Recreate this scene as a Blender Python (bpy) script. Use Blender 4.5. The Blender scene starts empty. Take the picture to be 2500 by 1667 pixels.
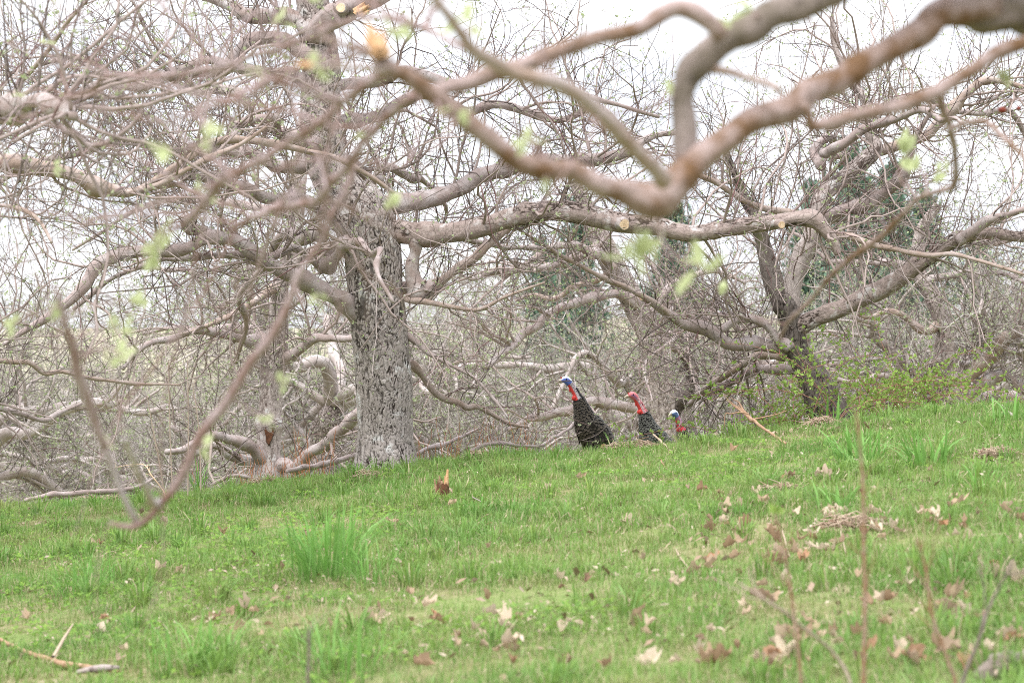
import bpy, math
import numpy as np

SC = bpy.context.scene
COL = SC.collection
R = math.radians
rng = np.random.default_rng(11)

# ------------------------------------------------------------------ camera, sky, sun, exposure
F = 100.0 / 36.0 * 2500.0        # focal length in pixels of the 2500 px wide photograph
CZ = 1.40                        # eye height over the ground at the camera
cam_d = bpy.data.cameras.new('camera')
cam_d.lens = 100.0
cam_d.sensor_width = 36.0
cam_d.clip_start = 0.1
cam_d.clip_end = 1500.0
cam_d.dof.use_dof = True
cam_d.dof.focus_distance = 23.0
cam_d.dof.aperture_fstop = 4.8
cam_d.dof.aperture_blades = 9
cam = bpy.data.objects.new('camera', cam_d)
cam.location = (0, 0, CZ)
cam.rotation_euler = (R(90), 0, 0)
COL.objects.link(cam)
SC.camera = cam

SUN_EL, SUN_AZ = 58.0, -35.0     # azimuth measured from straight behind the camera
world = bpy.data.worlds.new('World')
SC.world = world
world.use_nodes = True
wn, wl = world.node_tree.nodes, world.node_tree.links
wn.clear()
w_out = wn.new('ShaderNodeOutputWorld')
w_bg = wn.new('ShaderNodeBackground')
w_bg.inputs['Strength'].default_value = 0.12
w_sky = wn.new('ShaderNodeTexSky')
w_sky.sky_type = 'NISHITA'
w_sky.sun_disc = False
w_sky.sun_elevation = R(SUN_EL)
w_sky.sun_rotation = R(180 + SUN_AZ)
w_tc = wn.new('ShaderNodeTexCoord')
w_map = wn.new('ShaderNodeMapping')
w_map.inputs['Scale'].default_value = (1, 1, 3.0)
w_noise = wn.new('ShaderNodeTexNoise')
w_noise.inputs['Scale'].default_value = 6.0
w_noise.inputs['Detail'].default_value = 4.0
w_ramp = wn.new('ShaderNodeValToRGB')
w_ramp.color_ramp.elements[0].position = 0.35
w_ramp.color_ramp.elements[0].color = (0.70, 0.74, 0.83, 1)
w_ramp.color_ramp.elements[1].position = 0.62
w_ramp.color_ramp.elements[1].color = (0.95, 0.97, 1.0, 1)
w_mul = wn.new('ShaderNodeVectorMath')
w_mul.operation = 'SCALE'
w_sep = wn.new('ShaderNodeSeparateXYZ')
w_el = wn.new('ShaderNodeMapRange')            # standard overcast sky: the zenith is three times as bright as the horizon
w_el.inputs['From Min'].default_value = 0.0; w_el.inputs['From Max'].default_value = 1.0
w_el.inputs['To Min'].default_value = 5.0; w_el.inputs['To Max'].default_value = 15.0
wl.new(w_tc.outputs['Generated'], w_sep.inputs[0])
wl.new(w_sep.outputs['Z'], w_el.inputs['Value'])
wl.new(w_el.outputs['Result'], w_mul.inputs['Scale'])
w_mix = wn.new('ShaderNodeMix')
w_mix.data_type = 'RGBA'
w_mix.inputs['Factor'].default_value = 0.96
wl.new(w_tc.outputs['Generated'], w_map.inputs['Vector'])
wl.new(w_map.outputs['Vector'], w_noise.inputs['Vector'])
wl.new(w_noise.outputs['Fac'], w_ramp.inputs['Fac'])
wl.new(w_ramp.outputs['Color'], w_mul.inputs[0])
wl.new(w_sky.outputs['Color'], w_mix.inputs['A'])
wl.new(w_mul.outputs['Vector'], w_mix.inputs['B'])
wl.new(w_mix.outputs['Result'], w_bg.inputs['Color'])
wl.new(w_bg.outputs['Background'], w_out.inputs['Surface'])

sun_d = bpy.data.lights.new('sun', 'SUN')
sun_d.energy = 1.5
sun_d.angle = R(25)
sun_d.color = (1.0, 0.985, 0.965)
sun = bpy.data.objects.new('sun', sun_d)
sun.rotation_euler = (R(90 - SUN_EL), 0, R(SUN_AZ))
COL.objects.link(sun)

SC.view_settings.view_transform = 'Standard'
SC.view_settings.look = 'None'
SC.view_settings.exposure = 1.25
SC.view_settings.gamma = 1.0
SC.view_settings.use_curve_mapping = False
SC.render.engine = 'CYCLES'
SC.cycles.max_bounces = 6
SC.cycles.diffuse_bounces = 3
SC.cycles.transmission_bounces = 3
SC.cycles.use_denoising = False
SC.cycles.filter_width = 1.0

# ------------------------------------------------------------------ helpers
def W(px, py, d):
    """a point of the place seen at (px, py) of the photograph, d metres away"""
    return np.array([(px - 1250.0) / F * d, d, CZ - (py - 833.5) / F * d])

def _prof(s_end, s_far):
    ys = np.arange(-30.0, 460.0, 0.25)
    sl = np.interp(ys, [-30, 20, 22.6, 27, 31, 42, 58, 100, 130, 230, 300, 460],
                   [.025, .025, s_end, s_end, s_far, s_far, -.01, 0.0, .03, .035, .02, .0])
    z = np.concatenate([[0], np.cumsum(sl[:-1] * 0.25)])
    z -= np.interp(0, ys, z)
    return ys, z
PYS, PL = _prof(-0.09, -0.085)
_, PR = _prof(-0.205, -0.10)

def ground_z(x, y):
    x = np.asarray(x, float); y = np.asarray(y, float)
    w = 0.5 + 0.5 * np.tanh((x + 0.2) / 1.2)
    z = (1 - w) * np.interp(y, PYS, PL) + w * np.interp(y, PYS, PR)
    z = z + 0.112 * 14 * np.tanh(x / 14)
    near = np.clip((60 - y) / 30, 0, 1)
    z = z + near * (0.016 * np.sin(x * 2.1 + 0.7 * y + 1) + 0.012 * np.sin(3.7 * y - 1.3 * x) + 0.008 * np.sin(5.9 * x + 4.1 * y))
    return z

def on_ground(px, py):
    """where the line of sight through (px, py) first meets the ground"""
    ds = np.arange(5.0, 40.0, 0.01)
    g = ground_z((px - 1250) / F * ds, ds) - (CZ - (py - 833.5) / F * ds)
    k = np.nonzero(g > 0)[0]
    d = ds[k[0]] if len(k) else ds[int(np.argmax(g))]
    x = (px - 1250) / F * d
    return np.array([x, d, float(ground_z(x, d))])

def norm(v):
    return v / np.maximum(np.linalg.norm(v, axis=-1, keepdims=True), 1e-9)

def make_mesh(name, V, quads=None, tris=None, ngons=None, mat=None, smooth=True, mats=None, fmat=None, colors=None):
    me = bpy.data.meshes.new(name)
    V = np.asarray(V, np.float32).reshape(-1, 3)
    loops, starts, tot = [], [], 0
    for arr, k in ((quads, 4), (tris, 3)):
        if arr is not None and len(arr):
            a = np.asarray(arr, np.int32).reshape(-1, k)
            loops.append(a.ravel())
            starts.append(tot + np.arange(len(a)) * k)
            tot += a.size
    for g in (ngons or []):
        g = np.asarray(g, np.int32)
        loops.append(g); starts.append(np.array([tot])); tot += len(g)
    loops = np.concatenate(loops).astype(np.int32)
    starts = np.concatenate(starts).astype(np.int32)
    me.vertices.add(len(V)); me.vertices.foreach_set('co', V.ravel())
    me.loops.add(len(loops)); me.loops.foreach_set('vertex_index', loops)
    me.polygons.add(len(starts)); me.polygons.foreach_set('loop_start', starts)
    for m in (mats or ([mat] if mat else [])):
        me.materials.append(m)
    if fmat is not None:
        me.polygons.foreach_set('material_index', np.asarray(fmat, np.int32))
    if smooth:
        me.polygons.foreach_set('use_smooth', np.ones(len(starts), bool))
    if colors is not None:
        at = me.color_attributes.new('tint', 'FLOAT_COLOR', 'POINT')
        c = np.ones((len(V), 4), np.float32); c[:, :3] = colors
        at.data.foreach_set('color', c.ravel())
    me.update(calc_edges=True)
    return me

def link(name, me, parent=None, loc=None, label=None, cat=None, group=None, kind=None, rot=None, scale=None):
    o = bpy.data.objects.new(name, me)
    COL.objects.link(o)
    if parent is not None: o.parent = parent
    if loc is not None: o.location = [float(v) for v in loc]
    if rot is not None: o.rotation_euler = [float(v) for v in rot]
    if scale is not None: o.scale = [float(v) for v in (scale if np.ndim(scale) else (scale,) * 3)]
    if label: o['label'] = label
    if cat: o['category'] = cat
    if group: o['group'] = group
    if kind: o['kind'] = kind
    return o

def copy_tree(o, loc, rz=0.0, sc=1.0, label=None):
    c = o.copy(); COL.objects.link(c)
    c.location = [float(v) for v in loc]; c.rotation_euler = (0, 0, rz); c.scale = (sc, sc, sc)
    if label: c['label'] = label
    for ch in o.children:
        d = ch.copy(); COL.objects.link(d); d.parent = c
        for g in ch.children:
            e = g.copy(); COL.objects.link(e); e.parent = d
    return c

class Buf:
    def __init__(s): s.V = []; s.Q = []; s.T = []; s.N = []; s.n = 0
    def add(s, V, quads=None, tris=None, ngons=None):
        V = np.asarray(V, float).reshape(-1, 3)
        s.V.append(V)
        if quads is not None and len(quads): s.Q.append(np.asarray(quads, int).reshape(-1, 4) + s.n)
        if tris is not None and len(tris): s.T.append(np.asarray(tris, int).reshape(-1, 3) + s.n)
        for g in (ngons or []): s.N.append(np.asarray(g, int) + s.n)
        s.n += len(V)
    def mesh(s, name, mat, origin=(0, 0, 0), **kw):
        return make_mesh(name, np.concatenate(s.V) - np.asarray(origin, float),
                         np.concatenate(s.Q) if s.Q else None, np.concatenate(s.T) if s.T else None, s.N, mat, **kw)

def tube_arrays(P, Rr, S):
    """P[N,K,3], Rr[N,K]: N tubes of K rings with S sides -> verts, quads"""
    N, K, _ = P.shape
    T = np.empty_like(P)
    T[:, 1:-1] = P[:, 2:] - P[:, :-2]; T[:, 0] = P[:, 1] - P[:, 0]; T[:, -1] = P[:, -1] - P[:, -2]
    T = norm(T)
    ref = np.where(np.abs(T[:, :1, 2:3]) > 0.8, np.array([1.0, 0.3, 0]), np.array([0.1, 0.2, 1.0]))[:, 0]
    U = np.empty_like(P)
    u = norm(np.cross(ref, T[:, 0]))
    for k in range(K):
        u = norm(u - (u * T[:, k]).sum(-1, keepdims=True) * T[:, k])
        U[:, k] = u
    B = np.cross(T, U)
    a = np.arange(S) * 2 * math.pi / S
    V = P[:, :, None, :] + Rr[:, :, None, None] * (np.cos(a)[None, None, :, None] * U[:, :, None, :] + np.sin(a)[None, None, :, None] * B[:, :, None, :])
    base = (np.arange(N) * K * S)[:, None, None]
    k = np.arange(K - 1)[None, :, None]; s = np.arange(S)[None, None, :]
    i0 = base + k * S + s; i1 = base + k * S + (s + 1) % S
    Q = np.stack([i0, i1, i1 + S, i0 + S], -1).reshape(-1, 4)
    return V.reshape(-1, 3), Q

def smooth_noise(n, step, rg=rng):
    m = max(3, int(n / step) + 3)
    c = rg.normal(size=m)
    x = np.linspace(0, m - 1.001, n)
    i = x.astype(int); f = x - i; f = f * f * (3 - 2 * f)
    return c[i] * (1 - f) + c[np.minimum(i + 1, m - 1)] * f

def catmull(A, seg):
    A = np.asarray(A, float)
    A = np.vstack([2 * A[0] - A[1], A, 2 * A[-1] - A[-2]])
    out = []
    for i in range(1, len(A) - 2):
        t = np.linspace(0, 1, seg, endpoint=False)[:, None]
        p0, p1, p2, p3 = A[i - 1], A[i], A[i + 1], A[i + 2]
        out.append(0.5 * (2 * p1 + (p2 - p0) * t + (2 * p0 - 5 * p1 + 4 * p2 - p3) * t ** 2 + (3 * p1 - p0 - 3 * p2 + p3) * t ** 3))
    out.append(A[-2:-1])
    return np.vstack(out)

def px_path(pts, d0, d1=None, seg=7):
    """[(px, py, width_px)] traced in the photograph with depth from d0 to d1 -> world polyline and radii"""
    d1 = d0 if d1 is None else d1
    A = np.asarray(pts, float)
    C = catmull(A, seg)
    l = np.concatenate([[0], np.cumsum(np.hypot(*np.diff(C[:, :2], axis=0).T))]); l /= l[-1]
    d = d0 + (d1 - d0) * l
    P = np.stack([(C[:, 0] - 1250) / F * d, d, CZ - (C[:, 1] - 833.5) / F * d], -1)
    return P, np.maximum(C[:, 2], 1.5) / 2 / F * d

def resample(P, Rr, K):
    l = np.concatenate([[0], np.cumsum(np.linalg.norm(np.diff(P, axis=0), axis=1))])
    t = np.linspace(0, l[-1], K)
    return np.stack([np.interp(t, l, P[:, i]) for i in range(3)], -1), np.interp(t, l, Rr)

def limb_mesh(name, P, Rr, mat, origin, S=12, knob=0.10, step=0.035, cap=True, rough=0.0):
    l = np.linalg.norm(np.diff(P, axis=0), axis=1).sum()
    K = int(np.clip(l / step, 8, 160))
    P, Rr = resample(P, Rr, K)
    rad = Rr.copy()
    for s in (2.5, 6):
        rad *= 1 + knob * 0.6 * smooth_noise(K, s)
    for _ in range(int(l * 3.5)):                       # knots and old spur scars
        c = rng.uniform(0, K); wdt = rng.uniform(1.0, 2.2)
        rad *= 1 + rng.uniform(0.05, 0.28) * np.exp(-((np.arange(K) - c) / wdt) ** 2) * (knob / 0.1)
    wob = np.stack([smooth_noise(K, 5) for _ in range(3)], -1) * Rr[:, None] * 0.16 + np.stack([smooth_noise(K, 10) for _ in range(3)], -1) * Rr[:, None] * 0.22
    wob[0] = 0
    V, Q = tube_arrays((P + wob)[None], rad[None], S)
    V = V.reshape(K, S, 3)
    ctr = (P + wob)[:, None, :]
    ring = np.stack([smooth_noise(K, 3.0) for _ in range(S)], 1)
    V = ctr + (V - ctr) * (1 + (0.05 + rough) * ring[..., None])
    b = Buf()
    ng = [list(range(S))[::-1], list(range((K - 1) * S, K * S))] if cap else None
    b.add(V.reshape(-1, 3), Q, ngons=ng)
    return b.mesh(name, mat, origin), P + wob, rad

def grow(P, Rr, n, t=(0.1, 1.0), L=(0.3, 0.9), ratio=0.45, rmax=1.0, rmin=0.0015, K=7, fwd=0.5, side=1.0, up=0.2, upstep=0.0,
         wander=0.22, tip=0.35, bound=None, rg=rng):
    """n shoots growing from the polylines P[N,K0,3]: returns polylines and radii"""
    N, K0, _ = P.shape
    seg = np.linalg.norm(np.diff(P, axis=1), axis=2)
    ln = seg.sum(1)
    idx = rg.choice(N, n, p=ln / ln.sum())
    tt = rg.uniform(t[0], t[1], n) * (K0 - 1.001)
    i = tt.astype(int); f = (tt - i)[:, None]
    p0, p1 = P[idx, i], P[idx, i + 1]
    pos = p0 * (1 - f) + p1 * f
    r = Rr[idx, i] * (1 - f[:, 0]) + Rr[idx, i + 1] * f[:, 0]
    tan = norm(p1 - p0)
    v = rg.normal(size=(n, 3)); v = norm(v - (v * tan).sum(1, keepdims=True) * tan)
    dr = norm(tan * fwd + v * side + np.array([0, 0, 1.0]) * (up if np.ndim(up) == 0 else np.asarray(up)[:, None]))
    length = rg.uniform(L[0], L[1], n) * np.clip(r / (np.median(r) + 1e-9), 0.6, 1.5) ** 0.5
    st = (length / (K - 1))[:, None]
    out = np.empty((n, K, 3)); out[:, 0] = pos
    us = np.array([0, 0, 1.0]) * (upstep if np.ndim(upstep) == 0 else np.asarray(upstep)[:, None])
    for k in range(1, K):
        dr = norm(dr + rg.normal(size=(n, 3)) * wander + us)
        pos = pos + dr * st
        out[:, k] = pos
    r0 = np.clip(r * ratio, rmin, rmax)
    rr = r0[:, None] * np.linspace(1, tip, K)[None]
    gz = ground_z(out[..., 0], out[..., 1]) if bound is None else bound
    out[..., 2] = np.maximum(out[..., 2], gz + 0.03) if bound is None else np.maximum(out[..., 2], bound)
    return out, rr

def leaf_quads(pos, axis, n_per, size, rg=rng, spread=1.0):
    """rosettes of small folded leaves: n_per leaves at each position"""
    n = len(pos) * n_per
    p = np.repeat(pos, n_per, 0); a = np.repeat(axis, n_per, 0)
    d = norm(a + rg.normal(size=(n, 3)) * spread)
    s = norm(np.cross(d, rg.normal(size=(n, 3))))
    nn = np.cross(d, s)
    L = rg.uniform(size[0], size[1], n)[:, None]
    Wd = L * rg.uniform(0.2, 0.34, n)[:, None]
    b = p + d * L * 0.1
    m1 = p + d * L * 0.55 + s * Wd + nn * Wd * 0.5
    m2 = p + d * L * 0.55 - s * Wd + nn * Wd * 0.5
    t = p + d * L + nn * L * rg.uniform(-0.15, 0.25, n)[:, None]
    V = np.stack([b, m1, t, m2], 1).reshape(-1, 3)
    i = np.arange(n)[:, None] * 4
    T = np.concatenate([i + [[0, 1, 2]], i + [[0, 2, 3]]], 1).reshape(-1, 3)
    return V, T

def bark_trunk_mesh(name, P, Rr, mat, origin, S=90, step=.011, cell=(.036, .085), depth=.013, crack=.14, rg=rng):
    l = np.linalg.norm(np.diff(P, axis=0), axis=1).sum(); K = int(l / step)
    P, Rr = resample(P, Rr, K)
    thin = np.clip((.12 - np.median(Rr)) / .07, 0, 1)             # limbs are lumpier than trunks
    rad = Rr * (1 + (.02 + .05 * thin) * smooth_noise(K, max(9, .30 / step)) + .008 * smooth_noise(K, max(4, .12 / step)))
    for _ in range(int(l * 2 * thin)):
        rad *= 1 + rng.uniform(.08, .3) * np.exp(-((np.arange(K) - rng.uniform(0, K)) / rng.uniform(3, 7)) ** 2)
    V, Q = tube_arrays(P[None], rad[None], S)
    V = V.reshape(K, S, 3); ctr = P[:, None]
    a = np.arange(S) / S
    lobes = 1 + .035 * np.sin(2 * np.pi * a * 3 + 1 + .01 * np.arange(K)[:, None]) + .02 * np.sin(2 * np.pi * a * 5 + .02 * np.arange(K)[:, None])
    circ = 2 * np.pi * np.median(rad)
    u = np.broadcast_to(a * circ, (K, S)).copy(); z = np.broadcast_to(np.linspace(0, l, K)[:, None], (K, S)).copy()
    def n2(fu, fz, seed):                       # periodic value noise over the bark
        g_ = np.random.default_rng(seed).normal(size=(fu, 200)); x_ = u / circ * fu; y_ = z * fz
        i_, j_ = np.floor(x_).astype(int), np.floor(y_).astype(int); f_, h_ = x_ - i_, y_ - j_
        f_ = f_ * f_ * (3 - 2 * f_); h_ = h_ * h_ * (3 - 2 * h_); i_ = i_ % fu; k_ = (i_ + 1) % fu; j_ = j_ % 199
        return (g_[i_, j_] * (1 - f_) + g_[k_, j_] * f_) * (1 - h_) + (g_[i_, j_ + 1] * (1 - f_) + g_[k_, j_ + 1] * f_) * h_
    big = n2(5, 2.2, 5) + .5 * n2(9, 5, 6)
    fin = n2(60, 30, 7)
    u, z = u + cell[0] * (.35 * n2(24, 13, 1) + .3 * n2(50, 26, 2)), z + cell[1] * (.35 * n2(20, 12, 3) + .3 * n2(48, 22, 4))
    nu, nz = max(6, int(circ / cell[0])), max(4, int(l / cell[1]))
    gu = (np.arange(nu)[:, None] + rg.uniform(.05, .95, (nu, nz + 2))) * circ / nu
    gz = (np.arange(-1, nz + 1)[None] + rg.uniform(-.1, 1.1, (nu, nz + 2)) + rg.uniform(-.5, .5, (nu, 1))) * l / nz
    tone = rg.uniform(size=(nu, nz + 2)); ht = rg.uniform(.55, 1, (nu, nz + 2))
    iu = np.floor(u / circ * nu).astype(int); iz = np.floor(z / l * nz).astype(int) + 1
    d1 = np.full((K, S), 9.); d2 = np.full((K, S), 9.); tn = np.zeros((K, S)); hh = np.zeros((K, S))
    for du in (-2, -1, 0, 1, 2):
        for dz in (-3, -2, -1, 0, 1, 2, 3):
            ju = (iu + du) % nu; jz = np.clip(iz + dz, 0, nz + 1)
            dx = (u - gu[ju, jz] + circ / 2) % circ - circ / 2
            d = np.hypot(dx / cell[0], (z - gz[ju, jz]) / cell[1])
            near = d < d1
            d2 = np.where(near, d1, np.minimum(d2, d)); tn = np.where(near, tone[ju, jz], tn); hh = np.where(near, ht[ju, jz], hh)
            d1 = np.minimum(d1, d)
    e = np.clip((d2 - d1 - np.clip(.02 + .07 * big, 0, .2)) / crack, 0, 1); e = e * e * (3 - 2 * e)
    e = 1 - (1 - e) * (1 - thin * (1 - np.clip(.25 + .9 * big, 0, 1)))     # limbs are cracked only in places
    grain = np.clip(.5 + .35 * fin, 0, 1)
    if np.median(Rr) > .08:                   # long wandering fissures between the plates
        fis = np.abs(n2(38, 6, 11) + .7 * n2(70, 15, 12) + .4 * n2(120, 34, 13))
        fis = np.clip((fis - .02) / (.30 + .06 * np.clip(big, -1, 1)), 0, 1)
        e = np.minimum(.22 + .78 * e, fis * fis * (3 - 2 * fis))
    disp = depth * (e * hh - .5) + .002 * grain
    V = ctr + (V - ctr) * lobes[..., None] * (1 + (disp / rad[:, None])[..., None])
    col = np.stack([e * (.55 + .45 * grain), tn, grain], -1).reshape(-1, 3)
    return make_mesh(name, V.reshape(-1, 3) - np.asarray(origin), Q, ngons=[list(range(S))[::-1], list(range((K - 1) * S, K * S))], mat=mat, colors=col)

# ------------------------------------------------------------------ materials
def newmat(name):
    m = bpy.data.materials.new(name); m.use_nodes = True
    n, l = m.node_tree.nodes, m.node_tree.links
    b = n['Principled BSDF']
    b.inputs['Specular IOR Level'].default_value = 0.1        # dry, rough natural surfaces
    return m, n, l, b

def ramp(n, cols):
    r = n.new('ShaderNodeValToRGB')
    e = r.color_ramp.elements
    while len(e) < len(cols): e.new(0.5)
    for k, (p, c) in enumerate(cols):
        e[k].position = p; e[k].color = (*c, 1)
    return r

def mixrgb(n, l, fac, a, b):
    m = n.new('ShaderNodeMix'); m.data_type = 'RGBA'
    for key, val in (('Factor', fac), ('A', a), ('B', b)):
        sock = m.inputs[key] if key == 'Factor' else [s for s in m.inputs if s.name == key and s.type == 'RGBA'][0]
        if hasattr(val, 'links'): l.new(val, sock)
        elif key == 'Factor': sock.default_value = val
        else: sock.default_value = (*val, 1)
    return [s for s in m.outputs if s.type == 'RGBA'][0]

def noise(n, l, vec, scale, detail=4.0, rough=0.55, dist=0.0):
    t = n.new('ShaderNodeTexNoise')
    t.inputs['Scale'].default_value = scale; t.inputs['Detail'].default_value = detail
    t.inputs['Roughness'].default_value = rough; t.inputs['Distortion'].default_value = dist
    if vec is not None: l.new(vec, t.inputs['Vector'])
    return t.outputs['Fac']

def sharp(n, l, fac, lo, hi):
    m = n.new('ShaderNodeMapRange'); m.inputs['From Min'].default_value = lo; m.inputs['From Max'].default_value = hi
    l.new(fac, m.inputs['Value'])
    return m.outputs['Result']

def mapped(n, l, scale=(1, 1, 1), coord='Object'):
    tc = n.new('ShaderNodeTexCoord'); mp = n.new('ShaderNodeMapping')
    mp.inputs['Scale'].default_value = scale
    l.new(tc.outputs[coord], mp.inputs['Vector'])
    return mp.outputs['Vector']

def bump(n, l, b, fac, strength, dist):
    bp = n.new('ShaderNodeBump'); bp.inputs['Strength'].default_value = strength; bp.inputs['Distance'].default_value = dist
    l.new(fac, bp.inputs['Height']); l.new(bp.outputs['Normal'], b.inputs['Normal'])

def bark_plates(name, plate, plate2, crev, lichen, cell=30.0, stretch=0.42, lich=0.6, moss=None):
    """old scaly bark: raised plates parted by dark crevices, with pale lichen"""
    m, n, l, b = newmat(name)
    vec = mapped(n, l, (1, 1, stretch))
    wob = n.new('ShaderNodeTexNoise'); wob.inputs['Scale'].default_value = 14; wob.inputs['Detail'].default_value = 3
    l.new(vec, wob.inputs['Vector'])
    add = n.new('ShaderNodeVectorMath'); add.operation = 'MULTIPLY_ADD'
    add.inputs[1].default_value = (0.05, 0.05, 0.05)
    l.new(wob.outputs['Color'], add.inputs[0]); l.new(vec, add.inputs[2])
    v = n.new('ShaderNodeTexVoronoi'); v.feature = 'DISTANCE_TO_EDGE'; v.inputs['Scale'].default_value = cell
    l.new(add.outputs[0], v.inputs['Vector'])
    v2 = n.new('ShaderNodeTexVoronoi'); v2.feature = 'F1'; v2.inputs['Scale'].default_value = cell
    l.new(add.outputs[0], v2.inputs['Vector'])
    big = noise(n, l, mapped(n, l), 5.0, 3.0)
    wid = n.new('ShaderNodeMath'); wid.operation = 'MULTIPLY'            # crevices wider in some places
    l.new(sharp(n, l, big, 0.25, 0.75), wid.inputs[0]); wid.inputs[1].default_value = 0.04
    dv = n.new('ShaderNodeMath'); dv.operation = 'SUBTRACT'; dv.use_clamp = True
    l.new(v.outputs['Distance'], dv.inputs[0]); l.new(wid.outputs[0], dv.inputs[1])
    edge = sharp(n, l, dv.outputs[0], 0.0, 0.09)
    col = mixrgb(n, l, sharp(n, l, v2.outputs['Color'], 0.2, 0.8), plate, plate2)
    fine = noise(n, l, mapped(n, l, (1, 1, 0.5)), 70, 5, 0.7)
    col = mixrgb(n, l, sharp(n, l, fine, 0.34, 0.5), crev, col)
    lf = noise(n, l, mapped(n, l), 9.0, 6.0, 0.65)
    col = mixrgb(n, l, sharp(n, l, lf, lich, lich + 0.07), col, lichen)
    if moss:
        mf = noise(n, l, mapped(n, l), 4.0, 5.0)
        col = mixrgb(n, l, sharp(n, l, mf, 0.6, 0.75), col, moss)
    col = mixrgb(n, l, edge, crev, col)
    l.new(col, b.inputs['Base Color']); b.inputs['Roughness'].default_value = 0.9
    bump(n, l, b, edge, 0.9, 0.02)
    return m

def bark_smooth(name, base, pale, dark, scale=1.0, pale_at=0.52, dark_at=0.62, ringy=0.35):
    """smooth limb bark mottled with pale bloom and darker scars"""
    m, n, l, b = newmat(name)
    vec = mapped(n, l)
    f1 = noise(n, l, vec, 6 * scale, 6, 0.62)
    f2 = noise(n, l, vec, 19 * scale, 5, 0.65, 0.4)
    f3 = noise(n, l, vec, 120 * scale, 3, 0.6)
    col = mixrgb(n, l, sharp(n, l, f1, pale_at - 0.1, pale_at + 0.12), base, pale)
    col = mixrgb(n, l, sharp(n, l, f2, dark_at, dark_at + 0.08), col, dark)
    col = mixrgb(n, l, sharp(n, l, f3, 0.57, 0.72), col, tuple(0.6 * c for c in base))
    l.new(col, b.inputs['Base Color']); b.inputs['Roughness'].default_value = 0.75
    bump(n, l, b, f2, 0.5, 0.012)
    return m

def island_mat(name, cols, rough=0.8, transl=0.0, vary=None):
    m, n, l, b = newmat(name)
    g = n.new('ShaderNodeNewGeometry')
    r = ramp(n, cols)
    l.new(g.outputs['Random Per Island'], r.inputs['Fac'])
    l.new(r.outputs['Color'], b.inputs['Base Color']); b.inputs['Roughness'].default_value = rough
    if transl:
        t = n.new('ShaderNodeBsdfTranslucent'); l.new(r.outputs['Color'], t.inputs['Color'])
        mx = n.new('ShaderNodeMixShader'); mx.inputs[0].default_value = transl
        l.new(b.outputs[0], mx.inputs[1]); l.new(t.outputs[0], mx.inputs[2])
        l.new(mx.outputs[0], n['Material Output'].inputs['Surface'])
    return m

def object_mat(name, cols, rough=0.85, spots=None, transl=0.0):
    """colour differs from object to object"""
    m, n, l, b = newmat(name)
    oi = n.new('ShaderNodeObjectInfo'); r = ramp(n, cols)
    l.new(oi.outputs['Random'], r.inputs['Fac'])
    col = r.outputs['Color']
    f = noise(n, l, mapped(n, l), 40, 4)
    if spots:
        col = mixrgb(n, l, sharp(n, l, f, 0.5, 0.7), col, spots)
    l.new(col, b.inputs['Base Color']); b.inputs['Roughness'].default_value = rough
    if transl:
        t = n.new('ShaderNodeBsdfTranslucent'); l.new(col, t.inputs['Color'])
        mx = n.new('ShaderNodeMixShader'); mx.inputs[0].default_value = transl
        l.new(b.outputs[0], mx.inputs[1]); l.new(t.outputs[0], mx.inputs[2])
        l.new(mx.outputs[0], n['Material Output'].inputs['Surface'])
    return m

def wood_mat(name, a, bcol, dark, rough=0.8):
    m, n, l, b = newmat(name)
    f = noise(n, l, mapped(n, l, (1, 1, 1)), 45, 5, 0.65, 1.0)
    r = ramp(n, [(0.3, dark), (0.5, a), (0.72, bcol)])
    l.new(f, r.inputs['Fac']); l.new(r.outputs['Color'], b.inputs['Base Color'])
    b.inputs['Roughness'].default_value = rough
    bump(n, l, b, f, 0.6, 0.006)
    return m

def bark_relief(name, plate, plate2, crev, lichen, lich=.58, moss=None):
    """for trunks whose plates are modelled: 'tint' holds plate height (R) and a tone for each plate (G)"""
    m, n, l, b = newmat(name)
    at = n.new('ShaderNodeAttribute'); at.attribute_name = 'tint'
    sep = n.new('ShaderNodeSeparateColor'); l.new(at.outputs['Color'], sep.inputs[0])
    col = mixrgb(n, l, sep.outputs[1], plate, plate2)
    fine = noise(n, l, mapped(n, l, (1, 1, .8)), 34, 8, .75, 1.2)
    col = mixrgb(n, l, sharp(n, l, fine, .36, .56), tuple(.6 * c for c in plate), col)
    lf = noise(n, l, mapped(n, l), 7.0, 6.0, .65)
    col = mixrgb(n, l, sharp(n, l, lf, lich, lich + .08), col, lichen)
    if moss: col = mixrgb(n, l, sharp(n, l, noise(n, l, mapped(n, l), 4.0, 5.0), .58, .72), col, moss)
    col = mixrgb(n, l, sharp(n, l, sep.outputs[0], .08, .5), crev, col)
    l.new(col, b.inputs['Base Color']); b.inputs['Roughness'].default_value = .9
    bump(n, l, b, fine, .7, .008)
    return m
M_TRUNK = bark_relief('scaly_trunk_bark', (.33, .28, .255), (.46, .405, .375), (.030, .022, .018), (.56, .535, .515), .57)
M_TRUNK_DARK = bark_relief('dark_trunk_bark', (.11, .088, .076), (.21, .178, .16), (.018, .014, .012), (.38, .36, .345), .66, (.09, .09, .04))
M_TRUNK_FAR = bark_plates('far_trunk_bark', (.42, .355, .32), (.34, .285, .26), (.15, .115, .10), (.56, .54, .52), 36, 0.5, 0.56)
M_TRUNK_MID = bark_relief('mid_trunk_bark', (.38, .315, .29), (.47, .405, .375), (.12, .09, .078), (.55, .53, .51), .58)
M_LIMB_OLD = bark_relief('old_limb_bark', (.28, .215, .19), (.36, .29, .26), (.055, .04, .032), (.46, .42, .40), .55)
M_LIMB = bark_smooth('limb_bark', (.30, .235, .215), (.43, .375, .36), (.085, .062, .055), 1.2, .54, .60)
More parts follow.
